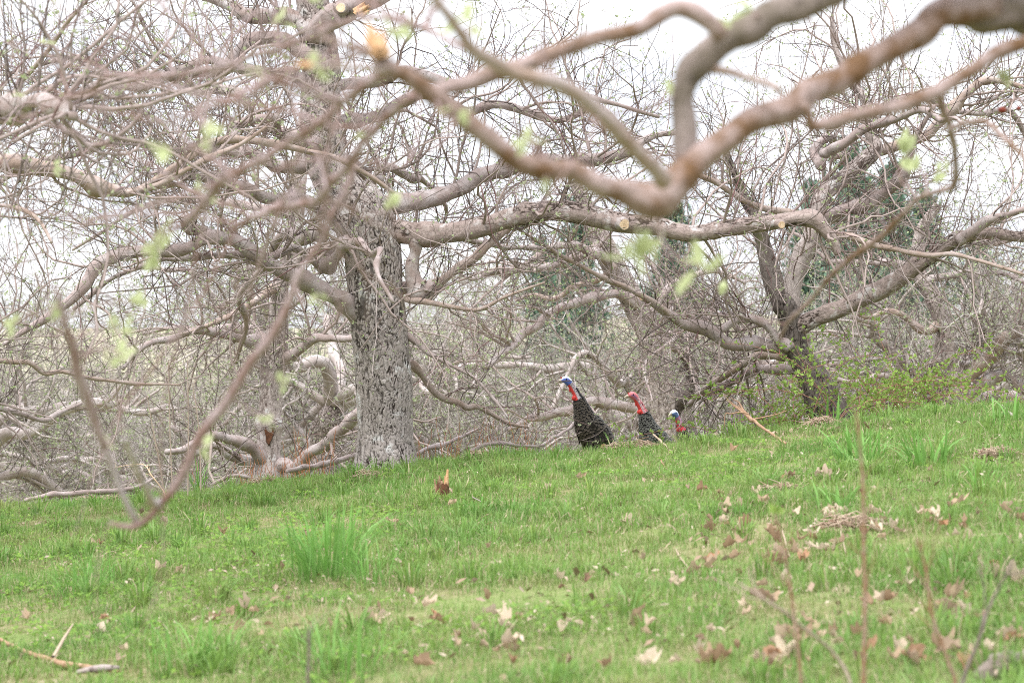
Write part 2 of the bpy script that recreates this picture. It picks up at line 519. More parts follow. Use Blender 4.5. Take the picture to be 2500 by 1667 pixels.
M_LIMB_FAR = bark_smooth('far_limb_bark', (.36, .30, .275), (.50, .45, .425), (.16, .125, .11), 1.0, .52, .62)
M_LIMB_ROUGH = bark_smooth('rough_limb_bark', (.29, .225, .20), (.48, .445, .43), (.065, .047, .04), 1.4, 0.52, 0.58)
M_LIMB_TAN = bark_smooth('tan_limb_bark', (.33, .245, .20), (.42, .35, .32), (.12, .085, .07), 1.3, 0.53, 0.64)
M_FORE = bark_smooth('foreground_bark', (.15, .085, .045), (.34, .26, .24), (.07, .045, .034), 2.8, 0.48, 0.64)
M_FORE_PALE = bark_smooth('foreground_pale_bark', (.30, .215, .17), (.38, .31, .29), (.18, .12, .095), 2.0, 0.5, 0.72)
M_FORE_GREY = bark_smooth('foreground_grey_bark', (.145, .118, .09), (.25, .20, .18), (.06, .048, .038), 2.4, 0.5, 0.58)
M_FORE_RED = bark_smooth('hanging_twig_bark', (.21, .125, .10), (.36, .285, .28), (.13, .08, .07), 2.2, 0.48, 0.7)
M_FORE_END = bark_smooth('bare_grey_twig', (.38, .32, .32), (.46, .41, .42), (.26, .20, .20), 1.5)
M_BRANCH = island_mat('branch_bark', [(0, (.22, .168, .15)), (0.5, (.33, .265, .24)), (1, (.18, .125, .105))])
M_TWIG = island_mat('twig_bark', [(0, (.07, .05, .046)), (0.35, (.18, .14, .128)), (0.75, (.38, .32, .295)), (1, (.14, .065, .065))], 0.7)
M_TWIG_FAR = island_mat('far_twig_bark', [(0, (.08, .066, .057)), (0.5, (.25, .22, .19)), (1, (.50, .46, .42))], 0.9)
M_BUD = island_mat('young_leaves', [(0, (.34, .40, .20)), (0.5, (.44, .48, .30)), (1, (.28, .36, .13))], 0.6, 0.4)
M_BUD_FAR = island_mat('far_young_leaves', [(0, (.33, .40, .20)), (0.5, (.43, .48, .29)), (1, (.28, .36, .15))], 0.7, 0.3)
M_LEAF_FORE = island_mat('blurred_young_leaves', [(0, (.38, .45, .15)), (0.6, (.47, .51, .28)), (1, (.32, .46, .05))], 0.5, 0.5)
M_CUT = wood_mat('sawn_wood', (.62, .45, .30), (.70, .56, .42), (.42, .27, .16))
M_SPLINTER = wood_mat('splintered_wood', (.33, .20, .12), (.45, .33, .24), (.15, .09, .06))
M_BROKEN = wood_mat('fresh_broken_wood', (.50, .30, .16), (.62, .45, .29), (.34, .17, .08))
M_HOLLOW = wood_mat('rotten_wood', (.11, .05, .028), (.17, .075, .04), (.035, .02, .014))
M_STRAW = island_mat('dry_straw', [(0, (.30, .215, .15)), (0.5, (.42, .33, .245)), (1, (.22, .13, .085))], 0.85)
M_LITTER = island_mat('leaf_crumbs', [(0, (.32, .25, .18)), (0.4, (.46, .38, .30)), (0.7, (.22, .145, .095)), (1, (.38, .30, .23))], 0.9)
M_STALK = island_mat('dry_stalk', [(0, (.44, .36, .30)), (1, (.36, .27, .21))], 0.85)
M_SHOOT = island_mat('red_shoot_bark', [(0, (.34, .115, .05)), (0.6, (.42, .18, .09)), (1, (.28, .15, .10))], 0.7)
M_CANE = island_mat('bramble_cane', [(0, (.26, .10, .08)), (0.6, (.34, .17, .13)), (1, (.36, .28, .22))], 0.6)
M_BRAMBLE = island_mat('bramble_leaf', [(0, (.24, .36, .07)), (0.5, (.34, .45, .12)), (1, (.19, .31, .06))], 0.55, 0.35)
M_WEED = bark_smooth('weed_stem', (.24, .135, .075), (.34, .25, .20), (.14, .085, .055), 3.0)
M_DEAD = object_mat('dead_leaf', [(0.0, (.24, .145, .085)), (0.25, (.42, .31, .21)), (0.5, (.60, .50, .385)), (0.7, (.33, .215, .13)), (0.85, (.52, .42, .315)), (1.0, (.20, .12, .075))], 0.85, (.38, .275, .19), 0.3)
M_DEAD_ORANGE = object_mat('orange_dead_leaf', [(0, (.33, .165, .085)), (1, (.30, .18, .11))], 0.8, (.46, .33, .24), 0.25)
M_NEEDLE = island_mat('pine_needles', [(0, (.075, .135, .09)), (0.5, (.12, .195, .13)), (1, (.17, .25, .17))], 0.8)
M_PINE_BARK = bark_smooth('pine_bark', (.16, .12, .10), (.22, .18, .15), (.08, .06, .05))
M_APPLE = bark_smooth('withered_fruit_skin', (.14, .025, .02), (.20, .05, .03), (.05, .012, .012), 8)

def grass_mat():
    m, n, l, b = newmat('grass_blades')
    geo = n.new('ShaderNodeNewGeometry')
    at = n.new('ShaderNodeAttribute'); at.attribute_name = 'tint'
    sep = n.new('ShaderNodeSeparateColor'); l.new(at.outputs['Color'], sep.inputs[0])   # R: dryness, G: height, B: random
    big = noise(n, l, geo.outputs['Position'], 0.9, 3, 0.6)
    mid = noise(n, l, geo.outputs['Position'], 3.2, 3, 0.6)
    c = mixrgb(n, l, sharp(n, l, big, 0.38, 0.62), (.115, .24, .042), (.18, .295, .058))
    c = mixrgb(n, l, sharp(n, l, mid, 0.45, 0.7), c, (.25, .335, .085))
    c = mixrgb(n, l, sharp(n, l, sep.outputs[2], .35, 1.0), c, mixrgb(n, l, 0.6, c, (.26, .40, .16)))
    c = mixrgb(n, l, sharp(n, l, sep.outputs[2], .35, .0), c, mixrgb(n, l, 0.6, c, (.05, .13, .02)))
    dryn = noise(n, l, geo.outputs['Position'], 1.9, 5, 0.65)
    tanf = n.new('ShaderNodeMath'); tanf.operation = 'MULTIPLY'; tanf.inputs[1].default_value = .6
    l.new(sharp(n, l, dryn, .54, .70), tanf.inputs[0])
    c = mixrgb(n, l, tanf.outputs[0], c, (.34, .30, .14))
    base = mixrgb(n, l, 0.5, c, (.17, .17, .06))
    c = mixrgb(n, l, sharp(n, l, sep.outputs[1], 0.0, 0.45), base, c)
    c = mixrgb(n, l, sep.outputs[0], c, (.46, .38, .25))
    l.new(c, b.inputs['Base Color']); b.inputs['Roughness'].default_value = 0.55
    t = n.new('ShaderNodeBsdfTranslucent'); l.new(c, t.inputs['Color'])
    mx = n.new('ShaderNodeMixShader'); mx.inputs[0].default_value = 0.4
    l.new(b.outputs[0], mx.inputs[1]); l.new(t.outputs[0], mx.inputs[2])
    l.new(mx.outputs[0], n['Material Output'].inputs['Surface'])
    return m
M_GRASS = grass_mat()
M_TUFT = island_mat('tuft_blade', [(0, (.13, .27, .06)), (0.5, (.20, .34, .13)), (0.8, (.25, .38, .19)), (1, (.12, .25, .09))], 0.45, 0.35)
M_TUFT_OBJ = object_mat('broad_grass_blade', [(0, (.12, .26, .045)), (0.5, (.20, .36, .10)), (1, (.15, .31, .06))], 0.4, None, 0.35)
M_CLOVER = island_mat('clover_leaf', [(0, (.14, .26, .04)), (0.6, (.22, .33, .06)), (1, (.10, .22, .04))], 0.55, 0.35)

def ground_mat():
    m, n, l, b = newmat('thatchy_soil')
    geo = n.new('ShaderNodeNewGeometry')
    f = noise(n, l, geo.outputs['Position'], 25, 6, 0.7)
    f2 = noise(n, l, geo.outputs['Position'], 1.3, 4)
    r = ramp(n, [(0.3, (.08, .075, .03)), (0.5, (.20, .185, .08)), (0.7, (.38, .31, .21))])
    l.new(f, r.inputs['Fac'])
    c = mixrgb(n, l, sharp(n, l, f2, 0.4, 0.65), r.outputs['Color'], (.17, .22, .07))
    sx = n.new('ShaderNodeSeparateXYZ'); l.new(geo.outputs['Position'], sx.inputs[0])
    c = mixrgb(n, l, sharp(n, l, sx.outputs['Y'], 26, 45), c, mixrgb(n, l, f, (.30, .25, .19), (.38, .36, .24)))   # leaf litter under the far rows
    l.new(c, b.inputs['Base Color']); b.inputs['Roughness'].default_value = 0.95
    bump(n, l, b, f, 0.7, 0.03)
    return m

# ------------------------------------------------------------------ ground
def build_ground():
    ys = np.concatenate([np.arange(-8, 30, 0.3), np.arange(30, 80, 1.5), np.arange(80, 451, 10)])
    xs = np.concatenate([np.arange(-200, -16, 10.0), np.arange(-16, 16.1, 0.4), np.arange(20, 201, 10.0)])
    X, Y = np.meshgrid(xs, ys)
    V = np.stack([X, Y, ground_z(X, Y)], -1).reshape(-1, 3)
    nx, ny = len(xs), len(ys)
    j, i = np.meshgrid(np.arange(nx - 1), np.arange(ny - 1))
    a = i * nx + j
    Q = np.stack([a, a + 1, a + nx + 1, a + nx], -1).reshape(-1, 4)
    link('ground', make_mesh('ground', V, Q, mat=ground_mat()), kind='structure')
build_ground()

# ------------------------------------------------------------------ trees
class Tree:
    def __init__(s, name, label, base, group=None, cat='tree'):
        s.base = np.asarray(base, float)
        s.root = link(name, None, loc=s.base, label=label, cat=cat, group=group)
        s.root.empty_display_size = 0.2
        s.lines = []
        s.twP = []; s.twR = []
    def limb(s, P, Rr, mat, name='limb', S=12, knob=0.10, rough=0.0, label=None, step=0.035, wood=True):
        if mat in (M_TRUNK, M_TRUNK_DARK, M_TRUNK_MID, M_LIMB_OLD):
            big = np.median(Rr) > .12
            me = bark_trunk_mesh(name, P, Rr, mat, s.base, 230 if big else 90, .006 if big else .011, (.026, .066) if big else (.030, .055), .009 if big else .004, .20 if big else .3); P2, R2 = P, Rr
        else:
            me, P2, R2 = limb_mesh(name, P, Rr, mat, s.base, S, knob, step, True, rough)
        o = link(name, me, s.root, label=label)
        if wood: s.lines.append((P2, R2))
        return o
    def px(s, pts, d0, d1=None, mat=None, **kw):
        P, Rr = px_path(pts, d0, d1)
        return s.limb(P, Rr, mat or M_LIMB, **kw)
    def polys(s, K=24):
        A = [resample(P, Rr, K) for P, Rr in s.lines]
        return np.stack([a[0] for a in A]), np.stack([a[1] for a in A])
    def branches(s, P, Rr, mat, S=6):
        """each branch a part of its own"""
        for p, r in zip(P, Rr):
            V, Q = tube_arrays(p[None], r[None], S)
            link('branch', make_mesh('branch', V - s.base, Q, mat=mat), s.root)
    def twigs(s, sets, mat, name='twigs'):
        b = Buf()
        for P, Rr, S in sets:
            b.add(*tube_arrays(P, Rr, S))
        link(name, b.mesh(name, mat, s.base), s.root, kind='stuff')
    def buds(s, pos, axis, n_per, size, mat, name='young_leaves'):
        V, T = leaf_quads(pos, axis, n_per, size)
        link(name, make_mesh(name, V - s.base, tris=T, mat=mat, smooth=False), s.root, kind='stuff')

def cut_face(parent_obj, base, centre, normal, r, rim_mat=None):
    """a sawn end: pale disc with slightly raised rim, a sub-part of its limb"""
    nrm = norm(np.asarray(normal, float)[None])[0]
    u = norm(np.cross(nrm, [0.2, 0.1, 1.0])[None])[0]; v = np.cross(nrm, u)
    S = 20; a = np.arange(S) * 2 * math.pi / S
    wob = 1 + 0.05 * np.sin(a * 3 + 1) + 0.03 * np.sin(5 * a)
    rings = []
    for rr, h in ((1.0, -0.03), (1.0, 0.004), (0.86, 0.006), (0.5, 0.004)):
        rings.append(centre + nrm * h + r * rr * wob[:, None] * (np.cos(a)[:, None] * u + np.sin(a)[:, None] * v))
    V = np.concatenate(rings + [[centre + nrm * 0.003]])
    k = np.arange(S); k1 = (k + 1) % S
    Q = np.concatenate([np.stack([i * S + k, i * S + k1, (i + 1) * S + k1, (i + 1) * S + k], 1) for i in range(3)])
    T = np.stack([3 * S + k, 3 * S + k1, np.full(S, 4 * S)], 1)
    link('cut_face', make_mesh('cut_face', V - base, Q, T, mats=[M_LIMB_ROUGH, M_CUT],
         fmat=[0] * (2 * S) + [1] * S + [1] * S, smooth=False), parent_obj)

def stub_limb(tree, a, b, r, mat, face=True):
    P = np.stack([a, (np.asarray(a) + b) / 2, b]); 
    o = tree.limb(P, np.array([r * 1.25, r * 1.02, r]), mat, name='branch_stub', S=10, knob=0.05, step=0.02, wood=False)
    if face: cut_face(o, tree.base, np.asarray(b), np.asarray(b) - a, r * 0.98)

def leaf_cluster_meshes(size=(0.016, 0.03), n=4, mat=M_BUD):
    out = []
    for k in range(n):
        V, T = leaf_quads(np.zeros((1, 3)), np.array([[0, 0, 1.0]]), 6, size, spread=0.8)
        out.append(make_mesh('leaf_cluster', V, tris=T, mat=mat, smooth=False))
    return out
CLUSTERS = leaf_cluster_meshes()

def in_view(p, m=1.0):
    return (np.abs(p[:, 0]) < 0.18 * p[:, 1] * m) & (np.abs(p[:, 2] - CZ) < 0.12 * p[:, 1] * m)

def dress(t, n2, n3, n4, nb, rmax2=0.016, up=0.35, seedK=24, far=False, nclus=0, L2=(0.5, 1.5), L3=(0.25, 0.8), L4=(0.12, 0.45), skip=0):
    """branches, twigs and leaf buds grown from the limbs of tree t"""
    P, Rr = t.polys(seedK)
    P, Rr = P[skip:], Rr[skip:]
    P2, R2 = grow(P, Rr, n2, (0.12, 1.0), L2, 0.42, rmax2, 0.004, 11, 0.6, 0.9, rng.normal(up, 0.35, n2), rng.normal(0.0, 0.06, n2), 0.20, 0.35)
    if far:
        sets = [(P2, R2, 5)]
    else:
        t.branches(P2, R2, M_BRANCH); sets = []
    Pm, Rm = P2, R2
    n3a = int(n3 * 0.6)
    P3, R3 = grow(Pm, Rm, n3a, (0.1, 1.0), L3, 0.55, 0.006, 0.002, 8, 0.5, 0.9, rng.normal(0.25, 0.4, n3a), rng.normal(0.02, 0.06, n3a), 0.22, 0.45)
    # upright water sprouts straight from the limbs
    P3b, R3b = grow(P, Rr, n3 - n3a, (0.1, 1.0), (L3[0], L3[1] * 1.5), 0.2, 0.0055, 0.002, 9, 0.5, 0.75, rng.normal(0.4, 0.6, n3 - n3a), rng.normal(.0, .06, n3 - n3a), 0.17, 0.4)
    P3b = P3b[:, [0, 1, 2, 3, 4, 5, 6, 8]]; R3b = R3b[:, [0, 1, 2, 3, 4, 5, 6, 8]]
    P3 = np.concatenate([P3, P3b]); R3 = np.concatenate([R3, R3b])
    P4, R4 = grow(P3, R3, n4, (0.1, 1.0), L4, 0.7, 0.0034, 0.0014, 5, 0.6, 0.9, rng.normal(0.2, 0.4, n4), 0.02, 0.26, 0.6)
    # stubby fruiting spurs on branches
    ns = n4 // 4
    P5, R5 = grow(np.concatenate([P2]), np.concatenate([R2]), ns, (0.05, 1.0), (0.03, 0.10), 0.6, 0.004, 0.0022, 5, 0.3, 1.0, 0.3, 0.1, 0.3, 0.8)
    if not far:
        sets = []
    sets += [(P3, R3, 4), (P4, R4, 3), (P5, R5, 3)]
    t.twigs(sets, M_TWIG_FAR if far else M_TWIG)
    ends = np.concatenate([P4[:, -1], P5[:, -1], P3[:, -1], P4[:, 2], P3[:, 4], P3[:, 6]])
    ax = np.concatenate([P4[:, -1] - P4[:, -2], P5[:, -1] - P5[:, -2], P3[:, -1] - P3[:, -2], P4[:, 2] - P4[:, 1], P3[:, 4] - P3[:, 3], P3[:, 6] - P3[:, 5]])
    ax = norm(norm(ax) + [0, 0, 0.5])
    idx = rng.permutation(len(ends))
    if nclus:
        v = idx[in_view(ends[idx], 0.98)][:nclus]
        for k in v:
            z = ax[k]
            link('leaf_cluster', CLUSTERS[k % len(CLUSTERS)], t.root, ends[k] - t.base,
                 rot=(math.atan2(math.hypot(z[0], z[1]), z[2]) * rng.uniform(0.3, 1), 0, rng.uniform(0, 6.28)), scale=rng.uniform(0.8, 1.35))
        idx = np.setdiff1d(idx, v); idx = rng.permutation(idx)
    idx = idx[:nb]
    t.buds(ends[idx], ax[idx], 4 if not far else 3, (0.011, 0.026) if not far else (0.02, 0.045), M_BUD_FAR if far else M_BUD)

# ---- the large apple tree with the scaly trunk
g = on_ground(942, 1122)
D0 = 21.4
base = np.array([(942 - 1250) / F * D0, D0, float(ground_z((942 - 1250) / F * D0, D0))])
main = Tree('apple_tree', 'large old apple tree with thick scaly grey trunk, left of the turkeys', base)
main.px([(946, 1190, 200), (944, 1150, 172), (943, 1122, 152), (941, 1085, 138), (941, 1050, 131), (938, 960, 133), (933, 880, 134), (925, 800, 136), (915, 720, 134), (912, 660, 136),
         (906, 610, 140), (893, 560, 148), (872, 515, 146), (845, 470, 125)], D0, D0, M_TRUNK, name='trunk', S=44, knob=0.035, rough=0.02, step=0.02)
main.px([(880, 540, 120), (852, 490, 112), (818, 440, 102), (795, 390, 98), (786, 320, 97), (782, 250, 96), (785, 180, 94), (778, 115, 92), (768, 55, 86), (762, 5, 82), (752, -80, 74), (748, -190, 62), (770, -320, 50)],
        D0, D0 + .2, M_TRUNK, name='trunk', S=36, knob=0.04, rough=0.03, step=0.022)
main.px([(915, 570, 70), (961, 566, 62), (1030, 572, 52), (1085, 570, 48), (1144, 562, 50), (1190, 552, 46), (1240, 534, 46), (1317, 517, 50), (1370, 516, 50), (1412, 521, 50), (1470, 534, 48), (1519, 545, 46), (1604, 553, 44), (1650, 566, 42), (1699, 571, 41), (1791, 556, 40), (1870, 546, 36),
         (1930, 536, 33), (1983, 534, 34), (2012, 560, 28), (2035, 590, 22), (2046, 622, 14)], D0, D0 - .3, M_LIMB_OLD, S=16, knob=0.11, rough=0.03,
        label='long horizontal limb with sawn stubs')
main.px([(880, 540, 60), (930, 505, 46), (1014, 492, 40), (1050, 484, 40), (1091, 471, 40), (1130, 450, 39), (1167, 425, 38), (1240, 406, 36), (1310, 398, 32), (1389, 392, 31), (1450, 390, 31), (1490, 384, 28), (1527, 370, 26), (1600, 330, 18), (1660, 318, 11)], D0 + .1, D0 + .9)
main.px([(905, 800, 56), (865, 768, 44), (823, 732, 40), (758, 694, 38), (710, 668, 36), (670, 648, 35), (630, 624, 34), (593, 600, 34), (560, 584, 33), (528, 577, 34), (497, 584, 31), (451, 612, 29), (410, 616, 28), (363, 611, 27), (320, 616, 27), (275, 623, 28),
         (233, 644, 29), (207, 690, 28), (176, 730, 25), (115, 780, 20), (70, 805, 15), (10, 840, 9)], D0, D0 - 1.6, M_LIMB, S=14)
main.px([(540, 585, 32), (500, 566, 30), (470, 552, 29), (436, 533, 26)], D0 - .6, D0 - .8, M_LIMB_ROUGH, name='limb', knob=.16)
main.px([(840, 560, 44), (800, 522, 36), (760, 497, 33), (727, 487, 31), (690, 482, 30), (650, 474, 29), (574, 455, 28), (517, 440, 24), (440, 430, 19)], D0, D0 - 1.0, M_LIMB)
main.px([(780, 150, 44), (727, 124, 38), (708, 108, 34), (680, 97, 32), (650, 96, 31), (610, 104, 30), (585, 130, 28), (560, 158, 29), (536, 172, 29), (459, 183, 29), (400, 190, 28), (344, 190, 27), (285, 196, 25), (262, 201, 21),
         (243, 152, 17), (228, 146, 16), (191, 140, 16), (145, 147, 13), (100, 160, 9)], D0, D0 + .4, M_LIMB, S=12)
main.px([(344, 190, 16), (300, 198, 16), (250, 203, 16), (230, 220, 14), (191, 230, 14), (140, 250, 12), (90, 300, 9), (40, 330, 7)], D0 + .3, D0 - .5, M_LIMB)
main.px([(300, 196, 15), (280, 214, 14), (325, 253, 13), (355, 275, 11), (383, 291, 10), (420, 330, 8), (470, 390, 5)], D0 + .3, D0 - .3, M_LIMB)
main.px([(765, 70, 46), (708, 52, 40), (650, 42, 38), (610, 30, 36), (574, 19, 36), (517, -2, 32), (440, -40, 26), (330, -60, 18)], D0, D0 + .6, M_LIMB_ROUGH, S=14)
main.px([(770, 90, 60), (800, 45, 57), (855, 22, 55), (915, -5, 52), (1000, -60, 44), (1120, -120, 34), (1260, -140, 22)], D0, D0 - .8, M_LIMB, S=14)
main.px([(960, 705, 42), (1000, 697, 26), (1040, 702, 22), (1060, 698, 23), (1106, 662, 23), (1163, 619, 23), (1221, 573, 21), (1251, 554, 18), (1300, 525, 13), (1340, 470, 8)], D0 + .1, D0 + .7, M_LIMB_TAN)
main.px([(1014, 575, 34), (1008, 620, 34), (1006, 660, 36), (1016, 700, 42), (1030, 716, 44), (1048, 706, 34), (1056, 688, 20)], D0 - .05, D0 - .05, M_LIMB_ROUGH, name='limb', knob=.18, S=14, label='stubby hanging limb ending in a knotty swelling')
main.px([(990, 730, 16), (1050, 741, 14), (1110, 752, 12), (1170, 756, 10), (1240, 720, 7), (1330, 690, 5)], D0 - .1, D0 - .6, M_LIMB_TAN)
main.px([(985, 810, 16), (1020, 838, 13), (1045, 862, 12), (1110, 895, 9), (1165, 930, 8), (1215, 985, 6), (1240, 1020, 4)], D0, D0 - .3, M_LIMB)
main.px([(1000, 885, 18), (1012, 897, 18), (1030, 914, 16), (1050, 945, 15), (1068, 963, 15), (1090, 974, 15), (1114, 981, 15), (1137, 994, 14), (1160, 992, 12), (1183, 1001, 12), (1240, 1032, 10), (1290, 1044, 6)], D0 + .5, D0 + 1.0, M_LIMB_TAN)
# scaffold limbs of the same tree reaching toward and away from the camera
for (z0, az, L, r, arch) in [(3.6, 70, 2.6, .055, .3), (3.2, 110, 2.8, .06, .1), (2.9, -75, 2.4, .05, .35), (3.9, -110, 2.6, .05, .2), (4.0, 25, 3.0, .05, .35), (3.7, 165, 3.2, .055, .3),
                             (3.0, 45, 2.6, .045, .4), (4.3, 0, 2.6, .05, .3), (2.9, -145, 2.0, .035, .3), (4.2, 190, 2.6, .05, .3)]:
    st = np.array([-1.42, D0 + .1, CZ - .2 + (z0 - 2.2)]); a = R(az)
    s = np.linspace(0, 1, 9)[:, None]
    P = st + np.hstack([np.cos(a) * L * s, np.sin(a) * L * s, arch * L * s - 0.9 * L * (s ** 2) * .45 + 0.02])
    P[1:] += rng.normal(size=(8, 3)) * 0.07
    main.limb(catmull(P, 4), np.linspace(r, .012, 33), M_LIMB, S=10)
stub_limb(main, W(1500, 541, D0 - .12), W(1524, 548, D0 - .30), .045, M_LIMB_ROUGH)
stub_limb(main, W(1893, 543, D0 - .26), W(1908, 549, D0 - .42), .030, M_LIMB_ROUGH)
stub_limb(main, W(838, 30, D0 - .3), W(832, 20, D0 - .42), .040, M_LIMB_ROUGH)
dress(main, 190, 1300, 3600, 4400, rmax2=.012, nclus=260, skip=2)

# ---- the dark forked apple tree on the right
D1 = 22.6
bx = (2005 - 1250) / F * D1
rt = Tree('apple_tree', 'dark forked apple tree leaning left out of the green bramble on the right', (bx, D1, float(ground_z(bx, D1))))
rt.px([(2040, 1045, 120), (2021, 1001, 104), (2000, 950, 84), (1980, 910, 72), (1960, 880, 62), (1944, 850, 57), (1936, 800, 58), (1928, 768, 60), (1918, 738, 52), (1910, 716, 30)], D1, D1, M_TRUNK_DARK, name='trunk', S=30, knob=.05, rough=.03, step=.022)
rt.px([(1932, 790, 50), (1918, 748, 52), (1898, 712, 52), (1884, 670, 52), (1876, 640, 46), (1868, 612, 38), (1856, 565, 28), (1845, 528, 25), (1830, 505, 24), (1818, 486, 23), (1800, 440, 20), (1785, 400, 15), (1760, 330, 9)], D1, D1 + .3, M_TRUNK_DARK, S=18, knob=.08)
rt.px([(1934, 800, 48), (1928, 752, 52), (1932, 702, 50), (1944, 660, 48), (1960, 620, 48), (1978, 590, 44), (1992, 540, 42), (2008, 478, 40), (2059, 436, 39), (2117, 386, 36), (2140, 360, 30), (2126, 330, 25), (2115, 300, 24), (2113, 249, 20), (2080, 200, 16), (2040, 120, 12), (2030, 40, 8)], D1, D1 + .4, M_TRUNK_MID, S=18, knob=.07, label='reddish grey leader rising from the fork')
rt.px([(1985, 560, 34), (2040, 526, 31), (2117, 494, 31), (2174, 463, 30), (2200, 436, 29), (2212, 410, 26), (2222, 380, 20), (2235, 330, 15), (2280, 260, 10)], D1 + .2, D1 - .4, M_LIMB)
rt.px([(1935, 800, 58), (1956, 793, 48), (1983, 780, 44), (2020, 765, 43), (2059, 751, 42), (2100, 730, 42), (2117, 721, 44), (2150, 708, 40), (2193, 682, 40), (2250, 641, 36), (2308, 600, 34), (2335, 585, 33), (2365, 577, 30), (2423, 570, 27), (2500, 579, 24), (2620, 570, 18), (2760, 610, 10)], D1, D1 - .8, M_LIMB_OLD, S=16, knob=.1)
rt.px([(2335, 588, 32), (2356, 576, 28), (2384, 560, 24), (2410, 540, 22), (2430, 532, 18), (2500, 512, 15), (2600, 470, 10)], D1 - .5, D1 - .9, M_LIMB)
rt.px([(2140, 366, 28), (2250, 340, 24), (2290, 300, 24), (2330, 265, 24), (2370, 225, 20), (2404, 200, 16), (2440, 200, 14), (2500, 215, 12), (2600, 260, 8)], D1 + .3, D1, M_LIMB_TAN)
rt.px([(1930, 845, 46), (1906, 850, 36), (1849, 842, 30), (1791, 842, 29), (1770, 832, 28), (1753, 818, 27), (1715, 799, 26), (1685, 793, 24), (1657, 782, 23), (1625, 762, 21), (1600, 745, 19), (1585, 735, 17), (1570, 729, 15)], D1, D1 - .5, M_LIMB, S=14, label='low limb sawn off at its tip')
rt.px([(1640, 775, 14), (1600, 738, 13), (1560, 718, 12), (1527, 701, 11), (1450, 665, 11), (1374, 623, 10), (1317, 594, 8), (1259, 556, 6)], D1 - .5, D1 - 1.2, M_LIMB_TAN)
rt.px([(1925, 850, 26), (1898, 828, 20), (1880, 805, 19), (1860, 787, 19), (1837, 777, 18), (1815, 778, 17), (1791, 785, 17), (1753, 806, 16), (1720, 800, 12), (1690, 770, 8)], D1 - .1, D1 - .3, M_LIMB)
rt.px([(1960, 905, 30), (1918, 903, 23), (1868, 899, 22), (1840, 902, 22), (1810, 914, 22), (1772, 937, 21), (1745, 950, 20), (1715, 962, 18), (1680, 985, 12)], D1 + .3, D1 + 1.0, M_LIMB)
rt.px([(1915, 870, 30), (1880, 866, 24), (1830, 878, 20), (1790, 905, 18), (1740, 935, 15), (1700, 965, 10)], D1 + .1, D1 + .8, M_LIMB_TAN)
rt.px([(2000, 545, 30), (1930, 520, 18), (1860, 505, 16), (1800, 480, 14), (1740, 440, 12), (1690, 425, 10), (1640, 430, 7)], D1 - .1, D1 - 1.0, M_LIMB_TAN)
rt.px([(2000, 560, 22), (2060, 577, 15), (2130, 600, 14), (2200, 612, 13), (2270, 622, 12), (2330, 622, 11), (2400, 640, 9), (2500, 670, 6)], D1 - .3, D1 - .9, M_LIMB_TAN)
o = bpy.context.scene.objects
cut_o = [c for c in rt.root.children if c.get('label') == 'low limb sawn off at its tip'][0]
pA = W(1585, 735, D1 - .49); pB = W(1569, 728, D1 - .52)
cut_face(cut_o, rt.base, pB + (pB - pA) * .1, pB - pA + np.array([0, -.02, 0]), .024)
for (z0, az, L, r, arch) in [(2.6, 80, 2.2, .045, .4), (2.7, -60, 2.0, .04, .4), (2.9, 30, 2.4, .045, .4)]:
    st = np.array([bx - .05 + .1 * (z0 - 2), D1 + .1, CZ - 1.2 + z0]); a = R(az)
    s = np.linspace(0, 1, 9)[:, None]
    P = st + np.hstack([np.cos(a) * L * s, np.sin(a) * L * s, arch * L * s - 0.4 * L * s ** 2])
    P[1:] += rng.normal(size=(8, 3)) * 0.07
    rt.limb(catmull(P, 4), np.linspace(r, .012, 33), M_LIMB, S=10)
dress(rt, 130, 900, 2400, 3000, rmax2=.011, nclus=160, skip=1)

# ---- the tree out of the frame on the left whose tan limbs cross in front of the scaly trunk
D2 = 18.0
bx = (-330 - 1250) / F * D2
lt = Tree('apple_tree', 'apple tree at the left edge whose tan limbs reach across to the scaly trunk', (bx, D2, float(ground_z(bx, D2))))
lt.px([(-340, 1330, 150), (-335, 1200, 125), (-330, 1000, 115), (-320, 800, 112), (-300, 600, 105), (-290, 420, 90), (-310, 200, 70), (-330, -50, 50)], D2, D2, M_TRUNK, name='trunk', S=30, knob=.04, rough=.03)
lt.px([(-310, 470, 70), (-200, 420, 54), (-90, 398, 46), (0, 399, 43), (77, 406, 42), (153, 418, 41), (185, 428, 39), (214, 444, 37), (235, 458, 35), (260, 466, 33), (300, 470, 24), (325, 468, 18), (355, 456, 16), (383, 438, 16), (420, 412, 16), (459, 388, 16), (480, 368, 16), (497, 356, 16), (530, 345, 16), (574, 341, 15), (650, 348, 15), (710, 360, 15), (765, 371, 15), (838, 394, 14), (899, 428, 12), (960, 470, 9)], D2, D2 + 1.6, M_LIMB_TAN, S=14, label='pale tan limb arching in front of the scaly trunk')
lt.px([(300, 470, 20), (350, 462, 15), (421, 434, 15), (459, 412, 15), (497, 388, 15), (530, 374, 14), (566, 362, 12), (600, 345, 9), (650, 310, 6)], D2 + .7, D2 + .4, M_LIMB_TAN)
lt.px([(325, 470, 17), (380, 458, 11), (430, 452, 10), (470, 468, 8), (540, 500, 6)], D2 + .7, D2 + .6, M_LIMB_TAN)
lt.px([(-300, 560, 40), (-150, 520, 26), (0, 505, 11), (50, 511, 11), (85, 528, 10), (105, 548, 9), (125, 590, 7)], D2, D2 - 1, M_LIMB_TAN)
lt.px([(-310, 800, 40), (-150, 860, 24), (-40, 880, 14), (25, 882, 13), (70, 883, 13), (108, 912, 12), (150, 908, 10), (230, 924, 9), (330, 935, 8), (440, 940, 5)], D2, D2 + 1.5, M_LIMB_TAN)
